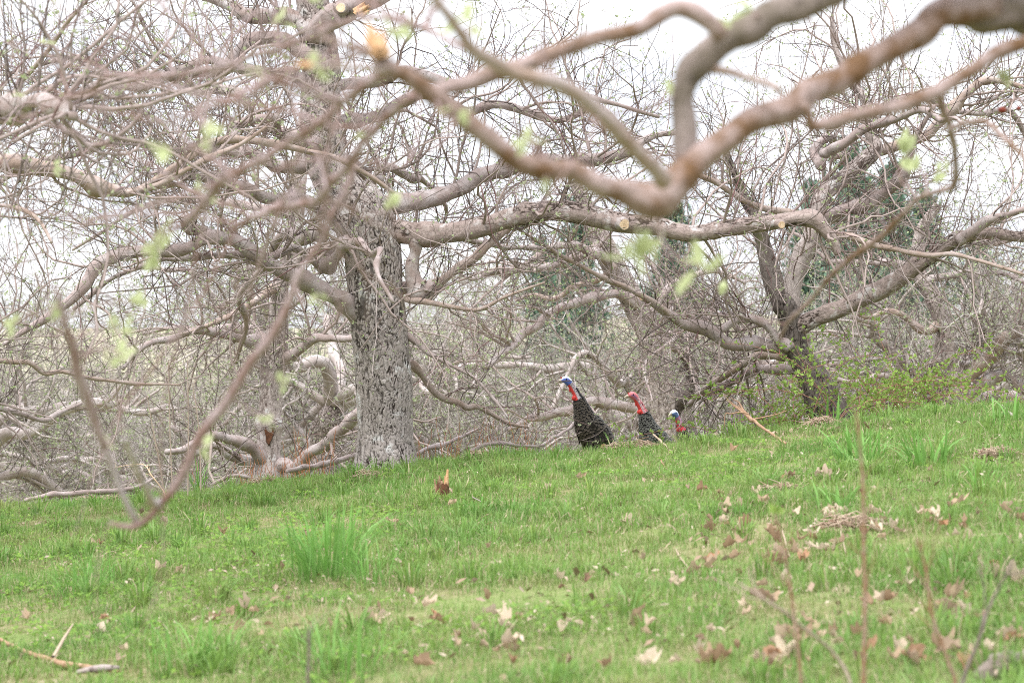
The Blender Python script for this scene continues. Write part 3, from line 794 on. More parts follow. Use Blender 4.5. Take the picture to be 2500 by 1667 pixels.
lt.px([(-310, 900, 40), (-160, 950, 24), (-40, 985, 17), (0, 993, 15), (45, 1010, 12), (105, 1026, 10), (140, 1010, 9), (200, 985, 6)], D2, D2 + 1.5, M_LIMB)
lt.px([(-300, 430, 46), (-180, 330, 40), (-60, 285, 36), (0, 278, 34), (60, 258, 36), (110, 250, 44), (150, 258, 44), (180, 275, 30)], D2 - 3.5, D2 - 6.5, M_LIMB_ROUGH, knob=.18, S=12, label='gnarled limb end blurred near the camera')
lt.px([(110, 262, 20), (135, 300, 14), (180, 335, 13), (226, 358, 12), (270, 345, 11), (320, 310, 9), (345, 275, 7)], D2 - 6.0, D2 - 6.0, M_LIMB)
lt.px([(-300, 380, 36), (-150, 220, 22), (0, 250, 9), (60, 190, 10), (120, 120, 10), (160, 60, 10), (210, 0, 9), (260, -60, 8)], D2, D2 - 2, M_LIMB_TAN)
dress(lt, 90, 480, 1300, 1200, rmax2=.010, nclus=60, skip=1)

# ---- trees just beyond the crest
def mid_tree(label, d, trunk, tmat, limbs, n=(60, 330, 950, 1300), extra=2, clus=60):
    x = (trunk[0][0] - 1250) / F * d
    t = Tree('apple_tree', label, (x, d, float(ground_z(x, d))))
    P, Rr = px_path(trunk, d)
    gb = np.array([x, d, float(ground_z(x, d)) - .1])
    if P[0, 2] > gb[2]: P = np.vstack([gb, P]); Rr = np.concatenate([[Rr[0] * 1.15], Rr])
    t.limb(P, Rr, tmat, name='trunk', S=24, knob=.05, rough=.03, step=.03)
    for pts, d0, d1, m in limbs:
        t.px(pts, d0, d1, m)
    top = P[-1]
    for k in range(extra):
        a = rng.uniform(0, 6.28); L = rng.uniform(1.8, 3.0); s = np.linspace(0, 1, 9)[:, None]
        st = P[int(len(P) * rng.uniform(.6, .99))]
        Q = st + np.hstack([np.cos(a) * L * s, np.sin(a) * L * s, rng.uniform(.2, .7) * L * s - 0.45 * L * s ** 2])
        Q[1:] += rng.normal(size=(8, 3)) * 0.09
        t.limb(catmull(Q, 4), np.linspace(rng.uniform(.04, .06), .012, 33), M_LIMB, S=9, step=.05)
    dress(t, *n, nclus=clus, skip=1)
    return t

t2 = mid_tree('apple tree with a rusty rot hollow at its trunk foot, left of the scaly trunk', 26.5,
    [(655, 1165, 92), (655, 1120, 66), (657, 1059, 60), (662, 960, 58), (668, 880, 60), (676, 820, 56), (680, 760, 46), (684, 700, 42), (700, 650, 42), (716, 590, 42), (722, 520, 40), (728, 450, 36), (735, 380, 30), (740, 280, 20)], M_TRUNK_MID,
    [([(668, 850, 36), (631, 840, 27), (600, 830, 24), (574, 826, 24), (528, 818, 22), (470, 812, 20), (400, 830, 16), (344, 847, 13), (300, 900, 9)], 26.5, 25.6, M_LIMB),
     ([(672, 840, 30), (640, 820, 22), (625, 806, 22), (597, 805, 22), (536, 804, 20), (480, 808, 17), (420, 800, 12), (350, 815, 8)], 26.5, 27.2, M_LIMB),
     ([(675, 865, 34), (700, 868, 26), (727, 856, 22), (765, 830, 20), (788, 822, 20), (830, 823, 19), (900, 830, 15), (960, 850, 10)], 26.5, 26.0, M_LIMB),
     ([(655, 1125, 40), (620, 1104, 30), (592, 1085, 28), (566, 1070, 26), (528, 1059, 24), (490, 1070, 20), (450, 1098, 17), (405, 1100, 12)], 26.5, 25.5, M_LIMB),
     ([(650, 1150, 36), (628, 1135, 28), (600, 1125, 27), (566, 1112, 24), (530, 1085, 22), (490, 1102, 18), (460, 1110, 18), (448, 1070, 14), (420, 1040, 12)], 26.5, 26.2, M_LIMB_ROUGH),
     ([(665, 1130, 40), (727, 1136, 30), (755, 1112, 30), (784, 1088, 30), (815, 1062, 29), (842, 1044, 28), (880, 1010, 27), (940, 985, 20), (1000, 960, 12)], 26.5, 25.0, M_LIMB),
     ([(690, 660, 30), (720, 648, 28), (745, 625, 24), (775, 612, 22), (808, 610, 20), (818, 640, 16), (810, 660, 12)], 26.5, 26.2, M_LIMB),
     ([(680, 700, 26), (630, 730, 18), (575, 765, 14), (520, 790, 10), (440, 815, 6)], 26.4, 25.8, M_LIMB_TAN)])
# its rot hollow: a ragged sunken pocket framed by a bark lip
hp = W(657, 1059, 26.5 - .128)
ha = np.arange(16) * 2 * math.pi / 16
hw = 1 + .22 * np.sin(3 * ha + .5) + .1 * np.sin(7 * ha)
HV = []
for sc, dy in ((1.35, .03), (1.1, -.010), (.92, -.005), (.75, -.001), (.4, .0)):
    HV.append(np.stack([hp[0] + .036 * sc * hw * np.cos(ha), np.full(16, hp[1] + dy), hp[2] + .075 * sc * hw * np.sin(ha)], -1))
k = np.arange(16); k1 = (k + 1) % 16
HQ = np.concatenate([np.stack([i * 16 + k, i * 16 + k1, (i + 1) * 16 + k1, (i + 1) * 16 + k], 1) for i in range(4)])
link('rot_hollow', make_mesh('rot_hollow', np.concatenate(HV) - t2.base, HQ, ngons=[list(range(64, 80))], mats=[M_TRUNK_MID, M_HOLLOW], fmat=[0] * 16 + [1] * 49), t2.root)

t4 = mid_tree('leaning grey apple tree rising straight behind the turkeys', 30.5,
    [(1622, 1100, 76), (1615, 1048, 68), (1613, 990, 66), (1609, 933, 65), (1600, 890, 62), (1590, 840, 60), (1578, 800, 58), (1560, 765, 58), (1535, 715, 57), (1510, 670, 56), (1485, 622, 56), (1465, 580, 54), (1448, 545, 46), (1430, 500, 36), (1400, 440, 24)], M_TRUNK_MID,
    [([(1550, 745, 34), (1520, 722, 26), (1497, 716, 22), (1450, 725, 21), (1412, 738, 20), (1375, 752, 20), (1343, 766, 19), (1318, 785, 19), (1297, 803, 19), (1259, 841, 18), (1221, 871, 18), (1186, 895, 14)], 30.4, 29.4, M_LIMB),
     ([(1470, 595, 34), (1443, 614, 24), (1400, 626, 20), (1370, 642, 18), (1336, 650, 17), (1300, 654, 18), (1259, 658, 19), (1220, 660, 17), (1183, 668, 15), (1150, 680, 10), (1110, 660, 6)], 30.4, 29.0, M_LIMB),
     ([(1612, 985, 40), (1585, 992, 27), (1558, 992, 24), (1489, 986, 24), (1443, 983, 24), (1410, 990, 23), (1374, 1004, 22), (1330, 1018, 20), (1297, 1026, 17), (1240, 1050, 10)], 30.5, 30.0, M_LIMB),
     ([(1500, 640, 26), (1480, 670, 18), (1440, 690, 16), (1400, 700, 14), (1350, 730, 11), (1300, 720, 8), (1260, 735, 6)], 30.4, 31.0, M_LIMB_TAN),
     ([(1570, 790, 24), (1600, 750, 18), (1640, 700, 16), (1690, 672, 15), (1750, 660, 12), (1820, 690, 8)], 30.4, 30.8, M_LIMB)], (45, 220, 650, 800), 1, 40)
t4b = mid_tree('low dark apple tree forking right beside the third turkey', 31.5,
    [(1630, 1090, 40), (1640, 1020, 38), (1652, 992, 36), (1672, 966, 36), (1688, 940, 34), (1690, 905, 32), (1680, 880, 32), (1666, 850, 32), (1652, 815, 30), (1648, 780, 26)], M_TRUNK_DARK,
    [([(1690, 935, 26), (1715, 962, 22), (1745, 950, 20), (1772, 935, 20), (1800, 918, 18), (1850, 890, 14), (1900, 880, 9)], 31.5, 31.0, M_LIMB_ROUGH),
     ([(1650, 790, 20), (1630, 740, 16), (1612, 690, 14), (1600, 660, 12), (1570, 620, 8)], 31.5, 31.8, M_LIMB),
     ([(1660, 830, 20), (1700, 810, 15), (1735, 770, 13), (1740, 740, 10), (1765, 700, 8)], 31.5, 31.5, M_LIMB)], (45, 280, 800, 900), 1, 20)
t5 = mid_tree('reddish leaning apple tree behind the bramble near the right edge', 33.0,
    [(2352, 1010, 52), (2350, 971, 46), (2338, 933, 44), (2322, 880, 43), (2312, 820, 44), (2300, 780, 44), (2284, 742, 42), (2265, 705, 38), (2246, 668, 34), (2240, 620, 30), (2250, 560, 26), (2290, 500, 22)], M_TRUNK_MID,
    [([(2345, 945, 38), (2360, 924, 32), (2378, 902, 31), (2396, 879, 31), (2420, 855, 31), (2442, 838, 31), (2470, 822, 31), (2500, 813, 30), (2580, 830, 24), (2680, 880, 14)], 33, 32, M_LIMB_TAN),
     ([(2355, 975, 30), (2384, 957, 28), (2400, 942, 28), (2423, 931, 28), (2445, 922, 27), (2461, 924, 26), (2485, 938, 25), (2510, 952, 22), (2580, 990, 14)], 33, 32.5, M_LIMB_ROUGH),
     ([(2300, 790, 26), (2260, 810, 18), (2230, 790, 16), (2200, 765, 15), (2160, 760, 14), (2120, 775, 10), (2080, 760, 7)], 33, 32.2, M_LIMB_TAN),
     ([(2330, 985, 20), (2290, 962, 15), (2200, 930, 16), (2150, 920, 17), (2100, 935, 14), (2040, 925, 10)], 33, 32, M_LIMB)], (60, 400, 1100, 1300), 3, 20)

# ---- orchard rows farther off: four trees built, the rest copied
def far_tree(seed, h):
    rg = np.random.default_rng(seed)
    t = Tree('apple_tree', 'bare tangled apple tree deep in the orchard rows beyond the crest', (0, 0, -50.0 * seed), 'apple trees in the rows beyond the crest')
    b = t.base
    zs = np.linspace(-.2, h * .33, 7)
    P = b + np.stack([rg.normal(0, .06, 7).cumsum(), rg.normal(0, .06, 7).cumsum(), zs], -1)
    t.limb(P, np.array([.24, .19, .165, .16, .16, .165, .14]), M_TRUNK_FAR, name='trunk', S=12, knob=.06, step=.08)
    for k in range(9):
        a = k * 2.4 + rg.uniform(-.4, .4); L = rg.uniform(2.2, 3.4); s = np.linspace(0, 1, 8)[:, None]
        st = P[rg.integers(3, 7)]
        rise = rg.uniform(.25, 1.15) if k < 7 else rg.uniform(-.15, .1)
        Q = st + np.hstack([np.cos(a) * L * s, np.sin(a) * L * s, rise * L * s * (h / 4.8) - 0.45 * L * s ** 2])
        Q[1:] += rg.normal(size=(7, 3)) * 0.13
        Q[:, 2] = np.maximum(Q[:, 2], b[2] + .12)
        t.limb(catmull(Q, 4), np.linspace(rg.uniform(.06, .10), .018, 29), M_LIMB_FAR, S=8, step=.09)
    P, Rr = t.polys(16); P, Rr = P[1:], Rr[1:]
    zmin = b[2] + .05
    P2, R2 = grow(P, Rr, 110, (.1, 1), (.7, 1.7), .42, .022, .008, 9, .6, .9, rg.normal(.25, .4, 110), rg.normal(0, .07, 110), .22, .4, bound=zmin, rg=rg)
    P3, R3 = grow(P2, R2, 1100, (.05, 1), (.3, .9), .5, .008, .0035, 6, .5, .9, rg.normal(.2, .45, 1100), rg.normal(.02, .08, 1100), .24, .5, bound=zmin, rg=rg)
    P3b, R3b = grow(P, Rr, 400, (.1, 1), (.4, 1.3), .2, .008, .004, 6, .4, .8, rg.normal(.3, .6, 400), .0, .2, .5, bound=zmin, rg=rg)
    P3 = np.concatenate([P3, P3b]); R3 = np.concatenate([R3, R3b])
    P4, R4 = grow(P3, R3, 3200, (.1, 1), (.15, .5), .7, .005, .0028, 4, .6, .9, rg.normal(.15, .4, 3200), .02, .28, .7, bound=zmin, rg=rg)
    t.twigs([(P2, R2 * 1.15, 5)], M_LIMB_FAR, 'branches')
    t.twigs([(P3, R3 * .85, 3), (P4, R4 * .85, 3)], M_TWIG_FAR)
    e = np.concatenate([P4[:, -1], P3[:, -1], P3[:, 3]]); ax = np.tile([0, 0, 1.0], (len(e), 1))
    idx = rg.permutation(len(e))[:4200]
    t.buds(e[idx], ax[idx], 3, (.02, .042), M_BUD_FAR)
    return t.root
protos = [far_tree(s, h) for s, h in ((1, 4.4), (2, 4.9), (3, 4.1), (4, 4.7))]
rows = []
for d, n in ((35.5, 4), (40, 4), (44.5, 5), (49, 5), (54, 6), (60, 6), (66, 7), (73, 7), (81, 8), (90, 9)):
    half = .2 * d + 1.0
    for k in range(n):
        x = -half + 2 * half * (k + .5 + rng.uniform(-.3, .3)) / n
        rows.append((x, d + rng.uniform(-1.6, 1.6)))
for i, (x, y) in enumerate(rows):
    loc = (x, y, float(ground_z(x, y)))
    p = protos[i % 4]
    if i < 4:
        p.location = loc; p.rotation_euler = (0, 0, rng.uniform(0, 6.28))
    else:
        sc = rng.uniform(.85, 1.2) * (.92 + .10 * math.tanh(x / 4))
        copy_tree(p, loc, rng.uniform(0, 6.28), sc)
    side = 'left of the scaly trunk' if x / y < -.05 else ('behind the turkeys' if x / y < .06 else 'behind the dark forked tree')
    tgt = p if i < 4 else [c for c in COL.objects if c.get('group') == 'apple trees in the rows beyond the crest'][-1]
    tgt['label'] = ('bare tangled apple tree in the near orchard rows ' if y < 47 else 'small bare apple tree deep in the far orchard rows ') + side

# ---- distant brush that closes the view between the rows
def brush():
    n = 17000
    y = rng.uniform(96, 150, n); x = rng.uniform(-1, 1, n) * (.2 * y + 4)
    z0 = ground_z(x, y) + 6.6 * rng.uniform(0, 1, n) ** 1.25
    K = 5
    dr = norm(rng.normal(size=(n, 3)) + [0, 0, .5]); P = np.empty((n, K, 3)); pos = np.stack([x, y, z0], -1)
    L = rng.uniform(.8, 2.6, n)[:, None]
    for k in range(K):
        P[:, k] = pos; dr = norm(dr + rng.normal(size=(n, 3)) * .25); pos = pos + dr * L / K
    Rr = rng.uniform(.008, .022, n)[:, None] * np.linspace(1, .4, K)
    b = Buf(); b.add(*tube_arrays(P, Rr, 3))
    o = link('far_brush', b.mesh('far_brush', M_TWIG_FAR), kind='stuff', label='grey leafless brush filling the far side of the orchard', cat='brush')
    e = P[:, 1:].reshape(-1, 3); idx = rng.permutation(len(e))[:26000]
    V, T = leaf_quads(e[idx], np.tile([0, 0, 1.0], (len(idx), 1)), 3, (.04, .09))
    link('brush_leaves', make_mesh('brush_leaves', V, tris=T, mat=M_BUD_FAR, smooth=False), o, kind='stuff')
brush()

# ---- dark pines beyond the orchard
def pine(h, seed):
    rg = np.random.default_rng(seed)
    o = link('pine_tree', None, loc=(0, 0, 0), cat='tree', group='dark pines beyond the orchard')
    V, Q = tube_arrays(np.stack([np.stack([np.zeros(6), np.zeros(6), np.linspace(-.3, h, 6)], -1)]), np.linspace(.22, .02, 6)[None], 8)
    link('trunk', make_mesh('trunk', V, Q, mat=M_PINE_BARK), o)
    bP, bR, c, ax = [], [], [], []
    z = h * .12
    while z < h - .1:
        f = 1 - z / h
        for k in range(rg.integers(4, 7)):
            a = rg.uniform(0, 6.28); L = (.35 + 2.3 * f ** .8) * rg.uniform(.6, 1.15)
            s = np.linspace(0, 1, 5)[:, None]
            P = np.array([0, 0, z + rg.uniform(-.1, .1)]) + np.hstack([np.cos(a) * L * s, np.sin(a) * L * s, .25 * L * s + .12 * L * s ** 2])
            bP.append(P); bR.append(np.linspace(.03, .008, 5))
            m = int(11 + 15 * f)
            t = rg.uniform(.25, 1.05, m)[:, None]
            pp = P[0] + (P[-1] - P[0]) * t + rg.normal(size=(m, 3)) * (.10 + .10 * L)
            c.append(pp); ax.append(np.tile(norm(P[-1:] - P[:1]), (m, 1)) + [0, 0, .4])
        z += rg.uniform(.22, .42)
    V, Q = tube_arrays(np.stack(bP), np.stack(bR), 4)
    link('branches', make_mesh('branches', V, Q, mat=M_PINE_BARK), o, kind='stuff')
    c = np.concatenate(c); ax = norm(np.concatenate(ax))
    V, T = leaf_quads(c, ax, 5, (.14, .30), rg, .8)
    link('crown', make_mesh('crown', V, tris=T, mat=M_NEEDLE, smooth=False), o, kind='stuff')
    return o
pA_, pB_ = pine(9.0, 3), pine(8.0, 8)
pines = [(1415, 505, 98, 'slim dark pine seen between the long limb and the trunk behind the turkeys'),
         (1330, 585, 108, 'smaller dark pine left of the slim pine behind the turkeys'),
         (1640, 470, 100, 'dark pine behind the long sawn limb'),
         (2085, 350, 92, 'tallest dark pine showing above the fork of the right tree'),
         (2180, 415, 94, 'broad dark pine just right of the tallest pine'),
         (1985, 440, 98, 'dark pine left of the tallest pine'),
         (2260, 480, 100, 'dark pine behind the reddish leaning tree'),
         (2385, 560, 104, 'low dark pine close to the right edge')]
for i, (px, py, d, lab) in enumerate(pines):
    x = (px - 1250) / F * d; gz = float(ground_z(x, d)); top = CZ - (py - 833.5) / F * d
    p = (pA_, pB_)[i % 2]
    h0 = (9.0, 8.0)[i % 2]
    sc = (top - gz) / h0
    if i < 2:
        p.location = (x, d, gz); p.scale = (sc * .62, sc * .62, sc); p['label'] = lab
    else:
        c_ = copy_tree(p, (x, d, gz), rng.uniform(0, 6.28), sc, lab); c_.scale = (sc * .62, sc * .62, sc)

# ------------------------------------------------------------------ turkeys
def vcol_mat(name, rough=0.6):
    m, n, l, b = newmat(name)
    at = n.new('ShaderNodeAttribute'); at.attribute_name = 'tint'
    l.new(at.outputs['Color'], b.inputs['Base Color']); b.inputs['Roughness'].default_value = rough
    return m
M_BIRD = vcol_mat('turkey_skin_and_plumage')
M_FEATHER = vcol_mat('turkey_feathers', 0.45)
M_EYE, _n, _l, _b = newmat('turkey_eye'); _b.inputs['Base Color'].default_value = (.012, .01, .01, 1); _b.inputs['Roughness'].default_value = .15
M_BEAK, _n, _l, _b = newmat('turkey_beak'); _b.inputs['Base Color'].default_value = (.42, .36, .27, 1)
M_WATTLE, _n, _l, _b = newmat('turkey_wattle'); _b.inputs['Base Color'].default_value = (.50, .05, .045, 1); _b.inputs['Roughness'].default_value = .45

SPINE = np.array([  # forward, up, half width, half thickness
    (-.25, .17, .02, .015), (-.225, .225, .065, .05), (-.18, .30, .108, .088), (-.125, .39, .132, .118), (-.06, .485, .14, .132), (-.002, .57, .122, .118),
    (.034, .642, .090, .090), (.054, .70, .070, .072), (.071, .75, .055, .057), (.086, .795, .044, .047), (.104, .835, .032, .037), (.128, .88, .026, .034),
    (.155, .92, .024, .031), (.178, .948, .029, .034), (.200, .965, .032, .034), (.222, .967, .027, .028), (.243, .961, .016, .017), (.255, .957, .006, .007)])

def turkey(label, loc, yaw, style, height):
    """style: 'blue' or 'pink' head; local axes: x forward, y to its left, z up"""
    sc = height / 1.0
    C = catmull(SPINE, 6)
    P = np.stack([C[:, 0], np.zeros(len(C)), C[:, 1]], -1)
    T = norm(np.gradient(P, axis=0)); U = np.tile([0, 1.0, 0], (len(P), 1)); N = np.cross(T, U)
    S = 24; a = np.arange(S) * 2 * math.pi / S
    V = P[:, None] + C[:, 2][:, None, None] * np.cos(a)[None, :, None] * U[:, None] + C[:, 3][:, None, None] * np.sin(a)[None, :, None] * N[:, None]
    K = len(C)
    k = np.arange(K - 1)[:, None]; s = np.arange(S)[None]
    Q = np.stack([k * S + s, k * S + (s + 1) % S, (k + 1) * S + (s + 1) % S, (k + 1) * S + s], -1).reshape(-1, 4)
    b = Buf(); b.add(V.reshape(-1, 3), Q, ngons=[list(range(S))[::-1], list(range((K - 1) * S, K * S))])
    for sy in (-1, 1):          # feathered thigh, shank and toes, grown into the body by the remesh below
        leg = catmull(np.array([(-.06, sy * .075, .47, .085), (-.04, sy * .08, .38, .066), (.0, sy * .08, .28, .034), (-.03, sy * .08, .2, .016), (-.015, sy * .08, .1, .012), (.0, sy * .08, .018, .014)]), 5)
        v, q = tube_arrays(leg[None, :, :3], leg[None, :, 3], 12)
        kk = len(leg); b.add(v, q, ngons=[list(range(12))[::-1], list(range((kk - 1) * 12, kk * 12))])
        for ang in (-35, 0, 35, 180):
            L = .08 if ang != 180 else .035
            p = np.array([[0, sy * .08, .018], [L * .6 * math.cos(R(ang)), sy * .08 + L * .6 * math.sin(R(ang)), .016], [L * math.cos(R(ang)), sy * .08 + L * math.sin(R(ang)), .008]])
            v, q = tube_arrays(p[None], np.array([[.012, .009, .005]]), 8)
            b.add(v, q, ngons=[list(range(8))[::-1], list(range(16, 24))])
    me0 = b.mesh('turkey_raw', M_BIRD)
    tmp = bpy.data.objects.new('turkey_raw', me0); COL.objects.link(tmp)
    md = tmp.modifiers.new('skin', 'REMESH'); md.mode = 'VOXEL'; md.voxel_size = .0062
    ms = tmp.modifiers.new('soft', 'SMOOTH'); ms.iterations = 3; ms.factor = .5
    dg = bpy.context.evaluated_depsgraph_get()
    me = bpy.data.meshes.new_from_object(tmp.evaluated_get(dg), depsgraph=dg)
    me.name = 'turkey'
    bpy.data.objects.remove(tmp); bpy.data.meshes.remove(me0)
    me.materials.clear(); me.materials.append(M_BIRD)
    n = len(me.vertices)
    co = np.empty(n * 3, np.float32); me.vertices.foreach_get('co', co); co = co.reshape(-1, 3).astype(float)
    d2 = ((co[:, None, [0, 2]] - C[None, ::2, :2]) ** 2).sum(-1)
    ki = d2.argmin(1) * 2
    par = ki / (K - 1.0) * (len(SPINE) - 1)
    front = ((co - P[ki]) * N[ki]).sum(1) / np.maximum(C[ki, 3], .005)       # +1 on the throat or on the nape
    if N[K // 2, 0] < 0: front = -front
    rg = np.random.default_rng(5 if style == 'blue' else 9)
    sp = rg.uniform(size=n)
    col = np.tile([.012, .0105, .009], (n, 1))
    legm = (co[:, 2] < .24)
    col[legm] = (.42, .22, .19)
    neck = (par > 9.3) & ~legm
    head = par > 12.6
    nape = neck & (front < -.3) & (par < 11.3)
    red, pink, blue, white, grey = (.50, .055, .05), (.50, .16, .17), (.10, .14, .42), (.62, .66, .72), (.30, .26, .27)
    col[neck] = grey
    col[neck & (sp > .55)] = (.16, .14, .17)
    col[neck & (sp > .8)] = (.55, .50, .50)
    col[neck & (front > .4)] = red
    col[nape] = (.012, .011, .012)
    if style == 'blue':
        col[head] = blue
        col[head & (front < -.55)] = white
    elif style == 'pink':
        col[neck & (front < .15) & (sp < .6)] = pink
        col[head] = pink
        col[head & (front > -.2) & (front < .4) & (par < 15.2)] = (.30, .13, .22)
    else:
        col[neck] = (.42, .12, .16); col[neck & (sp > .6)] = (.30, .20, .34)
        col[neck & (par < 10.8)] = (.55, .06, .09)
        col[head] = (.12, .18, .36); col[head & (front < -.3)] = (.60, .64, .66)
    at = me.color_attributes.new('tint', 'FLOAT_COLOR', 'POINT')
    c4 = np.ones((n, 4), np.float32); c4[:, :3] = col; at.data.foreach_set('color', c4.ravel())
    me.polygons.foreach_set('use_smooth', np.ones(len(me.polygons), bool))
    bird = link('turkey', me, loc=loc, rot=(0, 0, yaw), scale=sc, label=label, cat='turkey', group='wild turkeys behind the grassy crest')
    # overlapping body feathers, each a small scalloped plate
    no = np.empty(n * 3, np.float32); me.vertices.foreach_get('normal', no); no = no.reshape(-1, 3).astype(float)
    cand = np.nonzero((par > .8) & (par < 9.1) & (co[:, 2] > .27))[0]
    rowk = np.floor(par[cand] * 5).astype(int)
    cand = cand[rg.permutation(len(cand))]
    keep = []; grid = {}
    for ci in cand:                       # spread the feathers evenly
        r0 = .0135 + .0115 * np.clip((8 - par[ci]) / 4, 0, 1)
        key = tuple((co[ci] / .026).astype(int)); ok = True
        for dx in (-1, 0, 1):
            for dy in (-1, 0, 1):
                for dz in (-1, 0, 1):
                    for cj in grid.get((key[0] + dx, key[1] + dy, key[2] + dz), ()):
                        if ((co[ci] - co[cj]) ** 2).sum() < r0 * r0: ok = False
        if ok: grid.setdefault(key, []).append(ci); keep.append(ci)
    keep = np.array(keep)
    p, nn = co[keep], norm(no[keep])
    back = -T[ki[keep]] + np.array([0, 0, -.25])
    dr = norm(back - (back * nn).sum(1, keepdims=True) * nn); sd = np.cross(nn, dr)
    L = (.024 + .020 * np.clip((8 - par[keep]) / 4, 0, 1))[:, None]; Wd = L * .46
    ring = [(-.35, .0, .004), (.15, .8, .006), (.55, .95, .009), (.85, .6, .011), (1., 0, .0125), (.85, -.6, .011), (.55, -.95, .009), (.15, -.8, .006)]
    FV = np.stack([p + dr * L * f + sd * Wd * w + nn * h for f, w, h in ring], 1)
    m = len(keep)
    tone = rg.uniform(.7, 1.3, (m, 1))
    dark = np.array([.010, .009, .008]) * tone; edge = np.array([.058, .048, .034]) * tone * (1 - .5 * np.clip((3.5 - par[keep]) / 3, 0, 1))[:, None]
    if style == 'pink': edge = np.array([.085, .085, .072]) * tone
    FC = np.stack([dark, dark, dark * .4 + edge * .6, edge, edge, edge, dark * .4 + edge * .6, dark], 1)
    i = np.arange(m)[:, None] * 8
    FQ = np.concatenate([i + [[0, 1, 2, 7]], i + [[7, 2, 6, 6]]], 0)
    FT = np.concatenate([i + [[0, 1, 7]], i + [[7, 2, 6]], i + [[1, 2, 7]], i + [[2, 3, 6]], i + [[6, 3, 5]], i + [[3, 4, 5]]])
    link('body_feathers', make_mesh('body_feathers', FV.reshape(-1, 3), tris=FT, mat=M_FEATHER, smooth=False, colors=FC.reshape(-1, 3)), bird, kind='stuff')
    # folded wings
    for sy in (-1, 1):
        wb = Buf(); wc = []
        for j in range(9):
            f0 = -.035 - .018 * j; z0 = .585 - .022 * j
            st = np.array([f0 + .05, sy * (.137 + .003 * j), z0]); en = np.array([f0 - .19 - .006 * j, sy * (.105 - .004 * j), z0 - .27])
            sd_ = np.array([.022, 0, -.035]) * .5
            ou = np.array([0, sy * .006, 0])
            v = np.stack([st - sd_, st + sd_, en * .45 + st * .55 + sd_ * 1.3 + ou, en, en * .45 + st * .55 - sd_ * 1.3 + ou])
            wb.add(v, tris=[(0, 1, 4), (1, 2, 4), (4, 2, 3)])
            wc += [(.02, .018, .015)] * 3 + [(.09, .075, .058)] * 2
        link('wing', wb.mesh('wing', M_FEATHER, smooth=False, colors=np.array(wc)), bird)
    tb = Buf(); tcol = []
    for j in range(13):                   # folded tail feathers
        a_ = (j - 6) / 6 * .34
        st = np.array([-.215, a_ * .12, .24 + .004 * (j % 2)]); dv = np.array([-math.cos(a_), math.sin(a_), -.75]); dv /= np.linalg.norm(dv)
        sdv = norm(np.cross(dv, [0, 0, 1.0])[None])[0]
        L_ = .24
        v = np.stack([st - sdv * .012, st + sdv * .012, st + dv * L_ * .9 + sdv * .03, st + dv * L_, st + dv * L_ * .9 - sdv * .03])
        tb.add(v, quads=[(0, 1, 2, 4)], tris=[(4, 2, 3)]); tcol += [(.03, .025, .02)] * 2 + [(.05, .04, .03), (.28, .17, .09), (.05, .04, .03)]
    link('tail', tb.mesh('tail', M_FEATHER, smooth=False, colors=np.array(tcol)), bird)
    def blob(name, c, r, mat):
        u_, v_ = np.meshgrid(np.linspace(0, 2 * math.pi, 12, endpoint=False), np.linspace(0, math.pi, 8))
        vv = np.stack([c[0] + r[0] * np.cos(u_) * np.sin(v_), c[1] + r[1] * np.sin(u_) * np.sin(v_), c[2] + r[2] * np.cos(v_)], -1).reshape(-1, 3)
        k_ = np.arange(7)[:, None]; s_ = np.arange(12)[None]
        q_ = np.stack([k_ * 12 + s_, (k_ + 1) * 12 + s_, (k_ + 1) * 12 + (s_ + 1) % 12, k_ * 12 + (s_ + 1) % 12], -1).reshape(-1, 4)
        link(name, make_mesh(name, vv, q_, mat=mat), bird)
    for sy in (-1, 1):
        blob('eye', (.207, sy * .0295, .972), (.0075, .0045, .0075), M_EYE)
    blob('wattle', (.128, .015, .812), (.016, .016, .022), M_WATTLE)
    blob('wattle', (.130, -.015, .808), (.017, .016, .022), M_WATTLE)
    blob('throat_wattle', (.166, 0, .895), (.011, .008, .036), M_WATTLE)
    bk = np.array([(.235, 0, .962, .014), (.258, 0, .958, .011), (.276, 0, .950, .007), (.290, 0, .941, .002)])
    v, q = tube_arrays(bk[None, :, :3], bk[None, :, 3], 10); bb = Buf(); bb.add(v, q)
    low = np.array([(.236, 0, .948, .008), (.258, 0, .942, .006), (.276, 0, .935, .002)]) + (np.array([0, 0, -.008, 0]) * (style == 'pale') * np.array([[0], [1], [2]]))
    v, q = tube_arrays(low[None, :, :3], low[None, :, 3], 8); bb.add(v, q)
    link('beak', bb.mesh('beak', M_BEAK), bird)
    sn = np.array([(.238, 0, .974, .006), (.249, .004, .986, .006), (.256, .008, .992, .003)]) if style != 'pale' else np.array([(.238, 0, .974, .005), (.252, .006, .976, .005), (.262, .012, .962, .003)])
    v, q = tube_arrays(sn[None, :, :3], sn[None, :, 3], 8)
    link('snood', make_mesh('snood', v, q, mat=M_WATTLE if style != 'pale' else M_BEAK), bird)
    bd = np.array([(.085, 0, .62, .012), (.105, 0, .55, .012), (.09, 0, .47, .009), (.075, 0, .40, .003)])
    v, q = tube_arrays(bd[None, :, :3], bd[None, :, 3], 8)
    link('beard', make_mesh('beard', v, q, mat=M_EYE), bird)
    return bird

